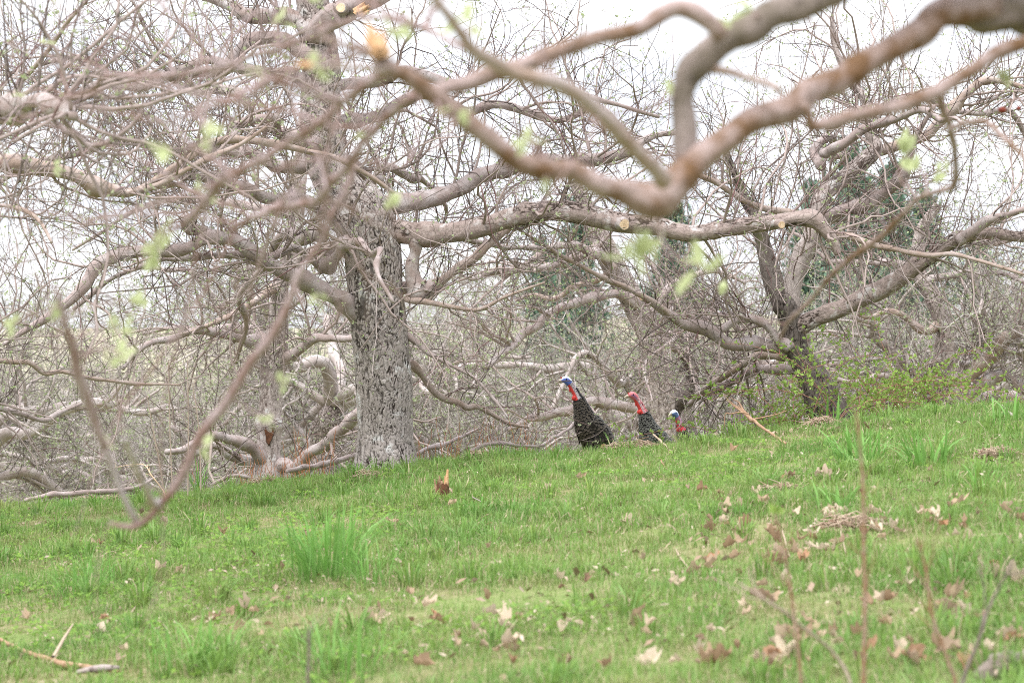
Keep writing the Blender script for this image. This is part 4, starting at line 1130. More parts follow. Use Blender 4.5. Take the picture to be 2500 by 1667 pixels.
def stand_turkey(px, head_y, h, lo):
    """the spot on the slope beyond the crest where a bird h tall shows its crown at head_y"""
    ds = np.arange(lo, 34, .02); x = (px - 1250) / F * ds
    top = 833.5 - (ground_z(x, ds) + h * .995 - CZ) / ds * F
    k = int(np.argmin(np.abs(top - head_y)))
    return x[k], ds[k], float(ground_z(x[k], ds[k]))
l1 = stand_turkey(1436, 919, .97, 23.5)
l2 = stand_turkey(1592, 957, .93, 23.5)
l3 = stand_turkey(1678, 1000, .95, 24)
turkey('nearest wild turkey with blue and white head, red throat and stretched black neck', l1, R(180 + 16), 'blue', .97)
turkey('second wild turkey with an all pink head, greyer breast', l2, R(180 + 22), 'pink', .93)
turkey('rearmost wild turkey, only its pale blue head and red neck over the grass', l3, R(180 + 48), 'pale', .95)
print('turkeys', l1, l2, l3)

# ------------------------------------------------------------------ bramble around the foot of the right tree
def bramble():
    c = W(2060, 1000, 22.8); c[2] = float(ground_z(c[0], c[1]))
    o = link('bramble_bush', None, loc=c, label='green leafing bramble with arching red canes around the dark forked trunk', cat='bush')
    n = 64
    x = (rng.normal(2080, 130, n) - 1250) / F * 23.6; y = rng.uniform(21.9, 23.6, n)
    x = np.clip(x, (1780 - 1250) / F * 23.6, (2330 - 1250) / F * 23.6)
    z = ground_z(x, y)
    K = 14; P = np.empty((n, K, 3)); pos = np.stack([x, y, z], -1)
    dr = norm(np.stack([rng.normal(0, .35, n), rng.normal(0, .3, n), np.ones(n)], -1))
    L = rng.uniform(.6, 1.35, n)[:, None] * np.where(rng.uniform(size=n) < .15, 1.3, 1)[:, None]
    for k in range(K):
        P[:, k] = pos; pos = pos + dr * L / (K - 1)
        dr = norm(dr + np.stack([dr[:, 0] * .16, dr[:, 1] * .12, np.full(n, -.13)], -1) + rng.normal(size=(n, 3)) * .08)
    P[..., 2] = np.maximum(P[..., 2], ground_z(P[..., 0], P[..., 1]))
    for p in P:
        V, Q = tube_arrays(p[None], np.linspace(.0042, .0015, K)[None], 5)
        link('cane', make_mesh('cane', V - c, Q, mat=M_CANE), o)
    P2, R2 = grow(P, np.full((n, K), .003), 420, (.15, 1), (.08, .38), .7, .0022, .0012, 5, .5, .9, rng.normal(.3, .4, 420), .0, .2, .6)
    b = Buf(); b.add(*tube_arrays(P2, R2, 3)); link('side_shoots', b.mesh('side_shoots', M_CANE, c), o, kind='stuff')
    pts = np.concatenate([P2[:, 2:].reshape(-1, 3), P[:, 3:].reshape(-1, 3)])
    keep = rng.permutation(len(pts))[:2300]
    V, T = leaf_quads(pts[keep], np.tile([0, 0, 1.0], (len(keep), 1)), 4, (.022, .045), spread=1.1)
    link('leaves', make_mesh('leaves', V - c, tris=T, mat=M_BRAMBLE, smooth=False), o, kind='stuff')
bramble()

# ------------------------------------------------------------------ the near apple tree whose blurred branches cross the picture
FD = 4.7
fx, fy = 1.75, 5.0
ft = Tree('apple_tree', 'near apple tree whose thick blurred branches sweep in from the upper right', (fx, fy, float(ground_z(fx, fy))))
tz = float(ground_z(fx, fy))
ft.limb(np.array([(fx, fy, tz - .1), (fx + .02, fy, tz + .5), (fx - .02, fy - .03, tz + 1.1), (fx - .06, fy - .05, tz + 1.6), (fx - .14, fy - .08, tz + 2.0), (fx - .2, fy - .1, tz + 2.4)]),
        np.array([.2, .155, .14, .14, .11, .07]), M_FORE_GREY, name='trunk', S=28, knob=.05, rough=.03)
ft.px([(3600, 330, 160), (3250, 230, 145), (2900, 90, 130), (2650, 28, 118), (2500, 30, 112), (2430, 30, 106), (2375, 34, 98), (2345, 42, 90), (2320, 50, 70)], FD + .6, FD + .33, M_FORE_GREY, S=24, knob=.14, step=.012, rough=.03, label='dark rough butt of the thick blurred branch in the top right corner')
F1 = [(2420, 22, 78), (2370, 28, 80), (2327, 42, 78), (2250, 70, 74), (2174, 104, 66), (2110, 142, 65), (2059, 176, 65), (1944, 248, 66), (1830, 318, 66), (1770, 352, 66), (1715, 386, 68), (1660, 425, 78), (1610, 470, 90), (1575, 488, 84), (1527, 474, 62), (1450, 450, 54), (1374, 424, 52), (1317, 396, 56), (1285, 384, 54), (1259, 373, 48),
      (1202, 338, 48), (1144, 295, 47), (1068, 232, 47), (1030, 206, 44), (991, 184, 42), (950, 160, 40), (925, 140, 40)]
ft.px(F1, FD + .33, FD - .1, M_FORE, S=24, knob=.05, step=.012, label='thick blurred branch with a knee and a broken orange tip')
ft.px([(1060, 228, 36), (1087, 214, 36), (1135, 196, 38), (1183, 180, 42), (1225, 170, 44), (1259, 162, 42), (1336, 137, 40), (1450, 94, 40), (1565, 55, 40), (1620, 38, 42), (1660, 29, 44), (1700, 34, 44), (1738, 62, 42), (1760, 92, 40)], FD, FD + .1, M_FORE, S=20, knob=.06, step=.012)
ft.px([(1620, 440, 50), (1604, 402, 42), (1560, 354, 40), (1527, 326, 40), (1490, 288, 38), (1450, 255, 38), (1405, 226, 38), (1355, 207, 38), (1305, 192, 36), (1259, 180, 38), (1215, 160, 36), (1175, 138, 34), (1140, 110, 30), (1110, 65, 26), (1085, 28, 23), (1040, -20, 20), (980, -80, 16)], FD - .1, FD - .6, M_FORE_PALE, S=20, knob=.05, step=.012, label='paler branch crossing in front')
ft.px([(2750, -170, 110), (2400, -140, 100), (2180, -70, 90), (2040, -20, 80), (1944, 16, 78), (1868, 42, 76), (1800, 82, 76), (1745, 114, 76), (1700, 146, 80), (1668, 180, 74), (1660, 215, 58), (1664, 260, 54), (1670, 310, 54), (1676, 370, 56), (1672, 420, 60)], FD + .3, FD + .15, M_FORE_GREY, S=22, knob=.09, step=.012, label='grey green crooked branch dropping onto the thick one')
ft.px([(3300, 120, 90), (2900, 60, 60), (2620, 80, 44), (2500, 105, 38), (2423, 138, 38), (2385, 165, 36), (2346, 190, 34), (2300, 218, 33), (2270, 230, 33), (2174, 262, 33), (2078, 292, 32), (2020, 308, 30), (1990, 314, 26), (1976, 304, 24), (1978, 284, 24), (1958, 256, 26)], FD + .5, FD + .1, M_FORE, S=18, knob=.08, step=.012)
ft.px([(2270, 222, 22), (2296, 240, 20), (2306, 268, 19), (2319, 306, 18), (2328, 340, 17), (2333, 385, 16), (2335, 430, 17), (2325, 455, 18), (2296, 464, 14), (2255, 478, 13), (2225, 500, 13), (2190, 540, 13), (2160, 572, 13), (2128, 597, 13), (2078, 630, 12), (2045, 656, 12), (2021, 682, 11), (1985, 726, 10), (1950, 760, 9), (1925, 783, 8), (1912, 810, 7), (1903, 834, 6)], FD + 1.3, FD + 2.6, M_FORE, S=12, knob=.1, step=.012)
ft.px([(2316, 322, 15), (2340, 306, 15), (2365, 298, 15), (2403, 296, 14), (2425, 310, 14), (2445, 328, 13), (2475, 356, 12), (2510, 390, 10), (2580, 440, 7)], FD + 1.4, FD + 1.0, M_FORE, S=12, knob=.08, step=.012)
ft.px([(930, 145, 26), (890, 120, 18), (850, 112, 15), (812, 98, 12), (780, 96, 8)], FD - .1, FD - .1, M_FORE, S=12, step=.012)
ft.px([(945, 165, 24), (915, 166, 16), (870, 165, 13), (815, 162, 12), (765, 161, 11), (720, 158, 8)], FD - .1, FD - .2, M_FORE_PALE, S=10, step=.012)
ft.px([(950, 168, 26), (924, 188, 22), (899, 206, 20), (865, 230, 20), (834, 250, 20), (800, 282, 20), (765, 314, 20), (715, 344, 19), (670, 368, 19), (620, 394, 19), (574, 422, 19), (551, 434, 20), (520, 470, 19), (497, 494, 18), (470, 524, 18), (459, 538, 15), (448, 552, 9)], FD, FD + .8, M_FORE_RED, S=12, knob=.1, step=.012)
ft.px([(834, 248, 17), (800, 244, 16), (765, 230, 14), (730, 218, 13), (690, 205, 14), (650, 198, 16), (625, 212, 18), (606, 222, 16), (560, 245, 14), (500, 262, 12), (440, 290, 9), (380, 296, 6)], FD + .1, FD - .4, M_FORE_RED, S=10, knob=.08, step=.012)
ft.px([(1008, 232, 26), (985, 250, 20), (953, 280, 19), (925, 308, 18), (896, 338, 18), (872, 372, 18), (850, 402, 17), (820, 436, 17), (795, 466, 18), (769, 494, 20), (745, 496, 18), (717, 498, 17), (689, 503, 17), (650, 518, 16), (612, 534, 16), (585, 550, 14), (555, 562, 10)], FD + .1, FD + 1.2, M_FORE_RED, S=12, knob=.1, step=.012)
ft.px([(858, 396, 18), (861, 420, 17), (852, 448, 17), (838, 474, 16), (823, 500, 16), (806, 530, 15), (796, 548, 14), (788, 575, 13), (768, 612, 12), (745, 650, 14), (727, 676, 20), (710, 722, 19), (689, 772, 21), (668, 812, 22), (643, 848, 23), (612, 884, 24), (589, 917, 24), (566, 958, 24), (543, 998, 24), (520, 1030, 24), (497, 1063, 23), (478, 1095, 22), (459, 1126, 22), (440, 1162, 22), (421, 1193, 21), (406, 1212, 19), (394, 1226, 18), (365, 1262, 16), (345, 1276, 16), (325, 1285, 16), (306, 1284, 14), (287, 1281, 12), (266, 1274, 6)], FD + .8, FD + 1.0, M_FORE_RED, S=14, knob=.06, step=.012, label='long brown twig hanging down to the grass on the left')
ft.px([(338, 1280, 14), (321, 1252, 16), (306, 1222, 15), (291, 1189, 15), (280, 1156, 16), (268, 1124, 17), (252, 1080, 19)], FD + 1.0, FD + .9, M_FORE_END, S=12, knob=.05, step=.012)
ft.px([(256, 1092, 19), (237, 1044, 21), (226, 1008, 22), (214, 971, 22), (202, 938, 22), (191, 906, 22), (181, 864, 20), (172, 826, 18), (163, 794, 17), (157, 764, 16), (148, 738, 14), (142, 715, 12), (138, 700, 6)], FD + .9, FD + .7, M_FORE_RED, S=12, knob=.06, step=.012)
ft.px([(400, 1222, 22), (384, 1222, 22), (367, 1205, 18), (355, 1186, 16), (344, 1163, 15), (331, 1134, 15), (318, 1105, 14), (306, 1070, 10)], FD + 1.0, FD + .4, M_FORE_END, S=12, knob=.05, step=.012)
ft.px([(1145, 128, 14), (1080, 92, 13), (1010, 64, 13), (972, 52, 13), (940, 44, 12), (915, 42, 12), (857, 52, 12), (804, 72, 12), (746, 94, 12), (700, 112, 12), (650, 127, 12), (600, 144, 11), (540, 164, 11), (500, 172, 10), (440, 180, 9), (383, 184, 8), (306, 184, 8), (253, 191, 8), (230, 216, 8), (172, 237, 6)], FD - .3, FD + 3.0, M_FORE_RED, S=10, knob=.08, step=.012)
ft.px([(1700, 190, 20), (1720, 170, 22), (1780, 178, 20), (1830, 190, 18), (1880, 205, 18), (1905, 226, 18)], FD + .2, FD + .1, M_FORE_PALE, S=12, step=.012)
# broken orange tip of the thick branch and other torn wood
def splinters(parent, base, at, direction, n, L, r, mat, name, spread=.35):
    b = Buf()
    dr = norm(np.asarray(direction, float)[None])[0]
    for k in range(n):
        d = norm((dr + rng.normal(size=3) * spread)[None])[0]; o_ = np.asarray(at) + rng.normal(size=3) * r * .6
        l_ = L * rng.uniform(.5, 1.1)
        P = np.stack([o_ - dr * L * .3, o_ + d * l_ * .5, o_ + d * l_])
        b.add(*tube_arrays(P[None], np.array([[r, r * .75, r * .08]]), 5))
    return link(name, b.mesh(name, mat, base, smooth=False), parent)
splinters(ft.root, ft.base, W(918, 122, FD - .12), W(890, 80, FD) - W(925, 140, FD), 9, .034, .0105, M_BROKEN, 'broken_tip', .35)
splinters(ft.root, ft.base, W(752, 160, FD - .2), W(730, 158, FD) - W(760, 161, FD), 4, .022, .005, M_BROKEN, 'broken_tip', .2)
splinters(main.root, main.base, W(882, 26, D0 - .35), W(905, 18, D0) - W(870, 34, D0), 8, .10, .022, M_BROKEN, 'torn_wood', .4)
P, Rr = ft.polys(40)
spur_src = [i for i, (p, r) in enumerate(ft.lines) if i not in (0, 1)]
P, Rr = P[spur_src], Rr[spur_src]
inv = in_view(P.reshape(-1, 3), 1.1).reshape(P.shape[:2]).mean(1) > .3
P2, R2 = grow(P[inv], Rr[inv], 60, (.05, 1), (.08, .38), .22, .0034, .0014, 8, .4, .9, rng.normal(.1, .5, 60), rng.normal(-.02, .06, 60), .18, .4)
for p, r in zip(P2, R2):
    V, Q = tube_arrays(p[None], r[None], 5)
    link('twig', make_mesh('twig', V - ft.base, Q, mat=M_FORE_RED), ft.root)
P3, R3 = grow(P[inv], Rr[inv], 34, (.05, 1), (.012, .03), .3, .008, .003, 4, .5, .9, 0, 0, .2, .5)
for p, r in zip(P3, R3):                  # short spurs along the thick branches
    V, Q = tube_arrays(p[None], r[None], 7)
    link('spur', make_mesh('spur', V - ft.base, Q, mat=M_FORE), ft.root)

left_lines = [i for i, (p, r) in enumerate(ft.lines) if i > 2 and np.median(1250 + p[:, 0] / p[:, 1] * F) < 1000 and (833.5 - (p[:, 2].mean() - CZ) / p[:, 1].mean() * F) < 520]
PL_, RL_ = ft.polys(40); PL_, RL_ = PL_[left_lines], RL_[left_lines]
P2, R2 = grow(PL_, RL_, 72, (.1, 1), (.25, .9), .5, .0042, .0018, 12, .9, .8, rng.normal(.08, .35, 72), rng.normal(0, .05, 72), .13, .35)
for p, r in zip(P2, R2):
    V, Q = tube_arrays(p[None], r[None], 5)
    link('twig', make_mesh('twig', V - ft.base, Q, mat=M_FORE_RED), ft.root)
# large blurred leaves near the lens, each a part of the near tree, carried by small twigs
def leaf_mesh(L, wd, curl):
    n = 6; t = np.linspace(0, 1, n)
    w = wd * np.sin(np.pi * np.clip(t * .93 + .05, 0, 1)) ** .8
    mid = np.stack([t * L, np.zeros(n), curl * L * t ** 2], -1)
    V = np.concatenate([mid + np.stack([0 * t, w, w * .35], -1), mid, mid + np.stack([0 * t, -w, w * .35], -1)])
    k = np.arange(n - 1)
    Q = np.concatenate([np.stack([k, k + 1, n + k + 1, n + k], 1), np.stack([n + k, n + k + 1, 2 * n + k + 1, 2 * n + k], 1)])
    return make_mesh('leaf', V, Q, mat=M_LEAF_FORE)
FLEAF = [leaf_mesh(.036, .010, c) for c in (-.3, .1, .35)]
allP = np.concatenate([p for p, r in ft.lines[2:]])
ap = np.stack([1250 + allP[:, 0] / allP[:, 1] * F, 833.5 - (allP[:, 2] - CZ) / allP[:, 1] * F], -1)
lclus = [(375, 615, 7), (405, 575, 4), (335, 745, 5), (290, 800, 5), (300, 872, 5), (960, 505, 5), (1290, 345, 4), (1330, 460, 3), (1550, 625, 7), (1600, 600, 4), (1715, 655, 5), (1760, 715, 4), (1655, 225, 3), (1840, 28, 4), (1760, 50, 3),
         (2205, 380, 6), (2240, 410, 4), (2295, 420, 3), (55, 235, 5), (110, 100, 3), (400, 370, 4), (485, 470, 3), (700, 935, 4), (650, 1025, 4), (625, 180, 3), (770, 185, 4), (690, 40, 3), (770, 10, 3), (30, 790, 3), (150, 770, 3),
         (1000, 70, 4), (1140, 60, 4), (950, 80, 3), (505, 330, 3), (2455, 200, 4), (1120, 270, 3), (270, 870, 4), (780, 720, 3), (130, 410, 3), (500, 1090, 3), (2300, 420, 3), (890, 330, 2), (260, 1070, 2)]
for (x, y, n) in lclus:
    q = int(np.argmin(((ap - [x, y]) ** 2).sum(1)))
    d = allP[q, 1] + rng.uniform(-.15, .15)
    tip = W(x, y, d)
    s = np.linspace(0, 1, 8)[:, None]
    dist = np.linalg.norm(tip - allP[q])
    pp = allP[q] * (1 - s) + tip * s + np.sin(s * np.pi) * rng.normal(size=3) * dist * .12
    V, Q = tube_arrays(pp[None], np.linspace(.0026, .0014, 8)[None], 5)
    tw = link('twig', make_mesh('twig', V - ft.base, Q, mat=M_FORE_RED), ft.root)
    for k in range(n):
        a = rng.uniform(0, 6.28)
        link('leaf', FLEAF[k % 3], tw, tip - ft.base + rng.normal(size=3) * .006, rot=(rng.uniform(-1.4, 1.4), rng.uniform(-1.6, 1.0), a), scale=rng.uniform(.6, 1.05) * (1.6 if (x, y) in ((1550, 625), (1715, 655), (375, 615), (1840, 28), (2205, 380)) else 1))

def withered_apple(px, py, d, r, lab):
    c = W(px, py, d); n, S = 10, 14
    v_ = np.linspace(0.02, math.pi - .02, n); a = np.arange(S) * 2 * math.pi / S
    prof = np.sin(v_) * (1 - .12 * np.cos(2 * v_)); zz = np.cos(v_) * (.9 - .18 * np.exp(-((v_) / .35) ** 2))
    wr = 1 + .07 * np.sin(a * 5 + 1)[None] * np.sin(v_ * 3)[:, None] + .05 * rng.normal(size=(n, S))
    V = np.stack([r * prof[:, None] * np.cos(a) * wr, r * prof[:, None] * np.sin(a) * wr, r * np.repeat(zz[:, None], S, 1)], -1).reshape(-1, 3)
    k = np.arange(n - 1)[:, None]; s = np.arange(S)[None]
    Q = np.stack([k * S + s, (k + 1) * S + s, (k + 1) * S + (s + 1) % S, k * S + (s + 1) % S], -1).reshape(-1, 4)
    o = link('withered_apple', make_mesh('withered_apple', V, Q, mat=M_APPLE), loc=c, label=lab, cat='fruit', group='withered apples on the right twig')
    P = np.array([[0, 0, r * .7], [.002, .001, r * 1.4], [.008, .002, r * 2.1], [.02, .0, r * 2.8]])
    v, q = tube_arrays(P[None], np.full((1, 4), .0011), 5)
    link('stem', make_mesh('stem', v, q, mat=M_FORE_RED), o)
withered_apple(2447, 269, 9.5, .0125, 'larger dark red withered apple hanging near the right edge')
withered_apple(2487, 265, 9.6, .0085, 'smaller dark red withered apple at the right edge beside the larger one')
# the twig that carries them
Pq, Rq = px_path([(2620, 210, 8), (2560, 225, 7), (2505, 240, 6), (2480, 245, 5), (2452, 247, 4), (2430, 252, 3)], 9.6, 9.5)
V, Q = tube_arrays(Pq[None], Rq[None], 6)
link('fruit_twig', make_mesh('fruit_twig', V - rt.base, Q, mat=M_FORE_RED), rt.root)

# ------------------------------------------------------------------ grass
def blade_patch(n, rad, hh, wd, dry, seed, lean=.5):
    rg = np.random.default_rng(seed)
    r = rad * np.sqrt(rg.uniform(size=n)); a = rg.uniform(0, 6.28, n)
    b = np.stack([r * np.cos(a), r * np.sin(a), np.full(n, -.004)], -1)
    h = rg.uniform(hh[0], hh[1], n)[:, None] * np.where(rg.uniform(size=n) < .08, 1.5, 1)[:, None]
    az = rg.uniform(0, 6.28, n); d = np.stack([np.cos(az), np.sin(az), 0 * az], -1)
    s = np.stack([-np.sin(az + rg.normal(0, .6, n)), np.cos(az), 0 * az], -1)
    ln = rg.uniform(.05, lean, n)[:, None]
    isdry = rg.uniform(size=n) < dry
    ln[isdry] *= 2.0; h[isdry] *= .75
    w = rg.uniform(wd[0], wd[1], n)[:, None] * .5
    up = np.array([0, 0, 1.0])
    m = b + up * h * .55 + d * h * ln * .3
    t = b + up * h * (1 - .35 * ln) + d * h * ln
    V = np.stack([b - s * w, b + s * w, m + s * w * .85, m - s * w * .85, t], 1).reshape(-1, 3)
    i = np.arange(n)[:, None] * 5
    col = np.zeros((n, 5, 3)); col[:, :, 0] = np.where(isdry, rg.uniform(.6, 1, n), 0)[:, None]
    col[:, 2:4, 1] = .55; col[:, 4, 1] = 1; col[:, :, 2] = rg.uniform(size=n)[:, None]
    return make_mesh('grass_patch', V, i + [[0, 1, 2, 3]], i + [[3, 2, 4]], mat=M_GRASS, smooth=False, colors=col.reshape(-1, 3))

def clump(n, seed, hh, rad=.05):
    rg = np.random.default_rng(seed)
    az = rg.uniform(0, 6.28, n); r = rad * np.sqrt(rg.uniform(size=n))
    d = np.stack([np.cos(az), np.sin(az), 0 * az], -1); sd = np.stack([-np.sin(az), np.cos(az), 0 * az], -1)
    b = d * r[:, None]; h = rg.uniform(hh[0], hh[1], n)[:, None]; ln = rg.uniform(.15, 1.1, n)[:, None]; w = rg.uniform(.0015, .003, n)[:, None]
    up = np.array([0, 0, 1.0])
    m1 = b + up * h * .45 + d * h * ln * .18; m2 = b + up * h * (.8 - .15 * ln) + d * h * ln * .55; t = b + up * h * (1 - .45 * ln) + d * h * ln
    V = np.stack([b - sd * w, b + sd * w, m1 + sd * w, m1 - sd * w, m2 + sd * w * .7, m2 - sd * w * .7, t], 1).reshape(-1, 3)
    i = np.arange(n)[:, None] * 7
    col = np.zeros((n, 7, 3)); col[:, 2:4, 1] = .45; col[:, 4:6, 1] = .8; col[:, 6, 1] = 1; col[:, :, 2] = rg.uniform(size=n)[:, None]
    col[:, :, 0] = np.where(rg.uniform(size=n) < .08, .8, 0)[:, None]
    return make_mesh('grass_clump', V, np.concatenate([i + [[0, 1, 2, 3]], i + [[3, 2, 4, 5]]]), i + [[5, 4, 6]], mat=M_GRASS, smooth=False, colors=col.reshape(-1, 3))

def clover_patch(seed, n=34, rad=.16):
    rg = np.random.default_rng(seed)
    r = rad * np.sqrt(rg.uniform(size=n)); a = rg.uniform(0, 6.28, n)
    b = np.stack([r * np.cos(a), r * np.sin(a), rg.uniform(.015, .05, n)], -1)
    V, T = [], []
    for p in b:
        s0 = rg.uniform(.007, .013); tilt = rg.normal(size=2) * .35; a0 = rg.uniform(0, 6.28)
        for q in range(3):
            an = a0 + q * 2.094 + np.array([-.75, -.4, .4, .75]); rr = np.array([.75, 1.05, 1.05, .75]) * s0
            ring = np.stack([rr * np.cos(an), rr * np.sin(an), rr * np.cos(an) * tilt[0] + rr * np.sin(an) * tilt[1]], -1)
            k = sum(len(v) for v in V)
            V.append(np.vstack([p, p + ring])); T += [(k, k + 1, k + 2), (k, k + 2, k + 3), (k, k + 3, k + 4)]
    return make_mesh('clover_patch', np.concatenate(V), tris=np.array(T), mat=M_CLOVER, smooth=False)

def scatter(name, protos, pts, rot, scl, idx, label=None):
    """one piece of ground cover: geometry nodes set the small patches on the given points"""
    cl = bpy.data.collections.new(name + '_patches')
    for k, me in enumerate(protos):
        cl.objects.link(bpy.data.objects.new('%s_patch_%02d' % (name, k), me))
    me = bpy.data.meshes.new(name)
    me.vertices.add(len(pts)); me.vertices.foreach_set('co', np.asarray(pts, np.float32).ravel())
    for nm, ty, arr in (('turn', 'FLOAT_VECTOR', rot), ('size', 'FLOAT', scl), ('pick', 'INT', idx)):
        at = me.attributes.new(nm, ty, 'POINT')
        at.data.foreach_set('vector' if ty == 'FLOAT_VECTOR' else 'value', np.asarray(arr, np.int32 if ty == 'INT' else np.float32).ravel())
    o = link(name, me, kind='stuff', label=label, cat=name)
    ng = bpy.data.node_groups.new(name + '_nodes', 'GeometryNodeTree')
    ng.interface.new_socket('Geometry', in_out='INPUT', socket_type='NodeSocketGeometry')
    ng.interface.new_socket('Geometry', in_out='OUTPUT', socket_type='NodeSocketGeometry')
    n, l = ng.nodes, ng.links
    gi, go = n.new('NodeGroupInput'), n.new('NodeGroupOutput')
    iop = n.new('GeometryNodeInstanceOnPoints'); ci = n.new('GeometryNodeCollectionInfo')
    ci.inputs['Collection'].default_value = cl; ci.inputs['Separate Children'].default_value = True; ci.inputs['Reset Children'].default_value = True
    iop.inputs['Pick Instance'].default_value = True
    for nm, ty, sock in (('turn', 'FLOAT_VECTOR', 'Rotation'), ('size', 'FLOAT', 'Scale'), ('pick', 'INT', 'Instance Index')):
        a = n.new('GeometryNodeInputNamedAttribute'); a.data_type = ty; a.inputs['Name'].default_value = nm
        l.new(a.outputs['Attribute'], iop.inputs[sock])
    l.new(gi.outputs[0], iop.inputs['Points']); l.new(ci.outputs[0], iop.inputs['Instance'])
    l.new(iop.outputs[0], go.inputs[0])
    md = o.modifiers.new('scatter', 'NODES'); md.node_group = ng
    return o

def vnoise(x, y, s, seed):
    g_ = np.random.default_rng(seed).uniform(size=(97, 97))
    u = x * s % 96; v = y * s % 96
    i, j = u.astype(int), v.astype(int); f, h = u - i, v - j
    f = f * f * (3 - 2 * f); h = h * h * (3 - 2 * h)
    return (g_[i, j] * (1 - f) + g_[i + 1, j] * f) * (1 - h) + (g_[i, j + 1] * (1 - f) + g_[i + 1, j + 1] * f) * h

def field_points(step, y0, y1, margin=1.3):
    pts = []
    y = y0
    while y < y1:
        half = .182 * y + margin
        xs = np.arange(-half, half, step)
        pts.append(np.stack([xs + rng.uniform(-.5, .5, len(xs)) * step, y + rng.uniform(-.5, .5, len(xs)) * step], -1))
        y += step
    p = np.concatenate(pts)
    return p[:, 0], p[:, 1]

x, y = field_points(.115, 6.5, 26.5)
lush = vnoise(x + 50, y, .6, 1) * .35 + vnoise(x + 50, y, 1.6, 2) * .35 + vnoise(x + 50, y, 3.6, 3) * .3
lush = np.clip((lush - .5) * 1.7 + .5, 0, 1)
keep = rng.uniform(size=len(x)) < .5 + .9 * lush
x, y, lush = x[keep], y[keep], lush[keep]
z = ground_z(x, y)
sc = np.clip(.45 + .85 * lush + .14 * rng.normal(size=len(x)), .4, 1.5)
rot = np.stack([-.0 * x + rng.normal(0, .08, len(x)), rng.normal(0, .08, len(x)), rng.uniform(0, 6.28, len(x))], -1)
gp = [blade_patch(80, .15, (.035, .09), (.0026, .0052), .30, 100 + k, .9) for k in range(5)] + [blade_patch(75, .15, (.03, .07), (.0026, .005), .55, 110 + k, .9) for k in range(2)]
pick = np.where(rng.uniform(size=len(x)) < .14 + .62 * (lush < .38), rng.integers(5, 7, len(x)), rng.integers(0, 5, len(x)))
gp += [clump(46, 200 + k, (.06, .13)) for k in range(4)]
cl_ = rng.uniform(size=len(x)) < .02 + .22 * np.clip(lush - .35, 0, 1)
pick = np.where(cl_, rng.integers(7, 11, len(x)), pick); sc = np.where(cl_, rng.uniform(.7, 1.5, len(x)), sc)
scatter('grass', gp, np.stack([x, y, z], -1), rot, sc, pick, 'fine green spring grass mixed with dry blades over the slope')
print('grass patches', len(x))
def litter_patch(seed, n=9, rad=.16):
    rg = np.random.default_rng(seed); V, T = [], []
    for q in range(n):
        r = rad * math.sqrt(rg.uniform()); a = rg.uniform(0, 6.28); L = rg.uniform(.006, .024); w = L * rg.uniform(.15, .6); th = rg.uniform(0, 6.28)
        d = np.array([math.cos(th), math.sin(th), rg.normal(0, .4)]); e = np.array([-math.sin(th), math.cos(th), rg.normal(0, .5)])
        c = np.array([r * math.cos(a), r * math.sin(a), rg.uniform(.006, .034)])
        V.append(np.stack([c - d * L, c + e * w, c + d * L * rg.uniform(.6, 1), c - e * w + [0, 0, .004]])); T += [(4 * q, 4 * q + 1, 4 * q + 2), (4 * q, 4 * q + 2, 4 * q + 3)]
    return make_mesh('litter_patch', np.concatenate(V), tris=np.array(T), mat=M_LITTER, smooth=False)
x, y = field_points(.24, 6.5, 25)
lt_ = vnoise(x + 80, y + 3, .8, 15) * .6 + vnoise(x + 80, y, 2.6, 16) * .4 + np.clip(x * .07 + (12 - y) * .01 * (x > 0), -.08, .2)
keep = lt_ > .53 + .12 * rng.normal(size=len(x)); x, y = x[keep], y[keep]
scatter('leaf_litter', [litter_patch(k) for k in range(5)], np.stack([x, y, ground_z(x, y)], -1), np.stack([0 * x, 0 * x, rng.uniform(0, 6.28, len(x))], -1), rng.uniform(.8, 1.4, len(x)), rng.integers(0, 5, len(x)), 'crumbs of pale dead leaf and straw between the grass blades')
x, y = field_points(.26, 6.5, 22.5)
cv = vnoise(x + 20, y + 7, .5, 5) * .7 + vnoise(x + 20, y, 1.4, 6) * .3 + np.clip(-x * .05, -.12, .12)
keep = cv > .58 + .12 * rng.normal(size=len(x))
x, y = x[keep], y[keep]
scatter('clover', [clover_patch(k) for k in range(4)], np.stack([x, y, ground_z(x, y)], -1), np.stack([0 * x, 0 * x, rng.uniform(0, 6.28, len(x))], -1), rng.uniform(.8, 1.3, len(x)), rng.integers(0, 4, len(x)), 'yellow green clover creeping through the grass')

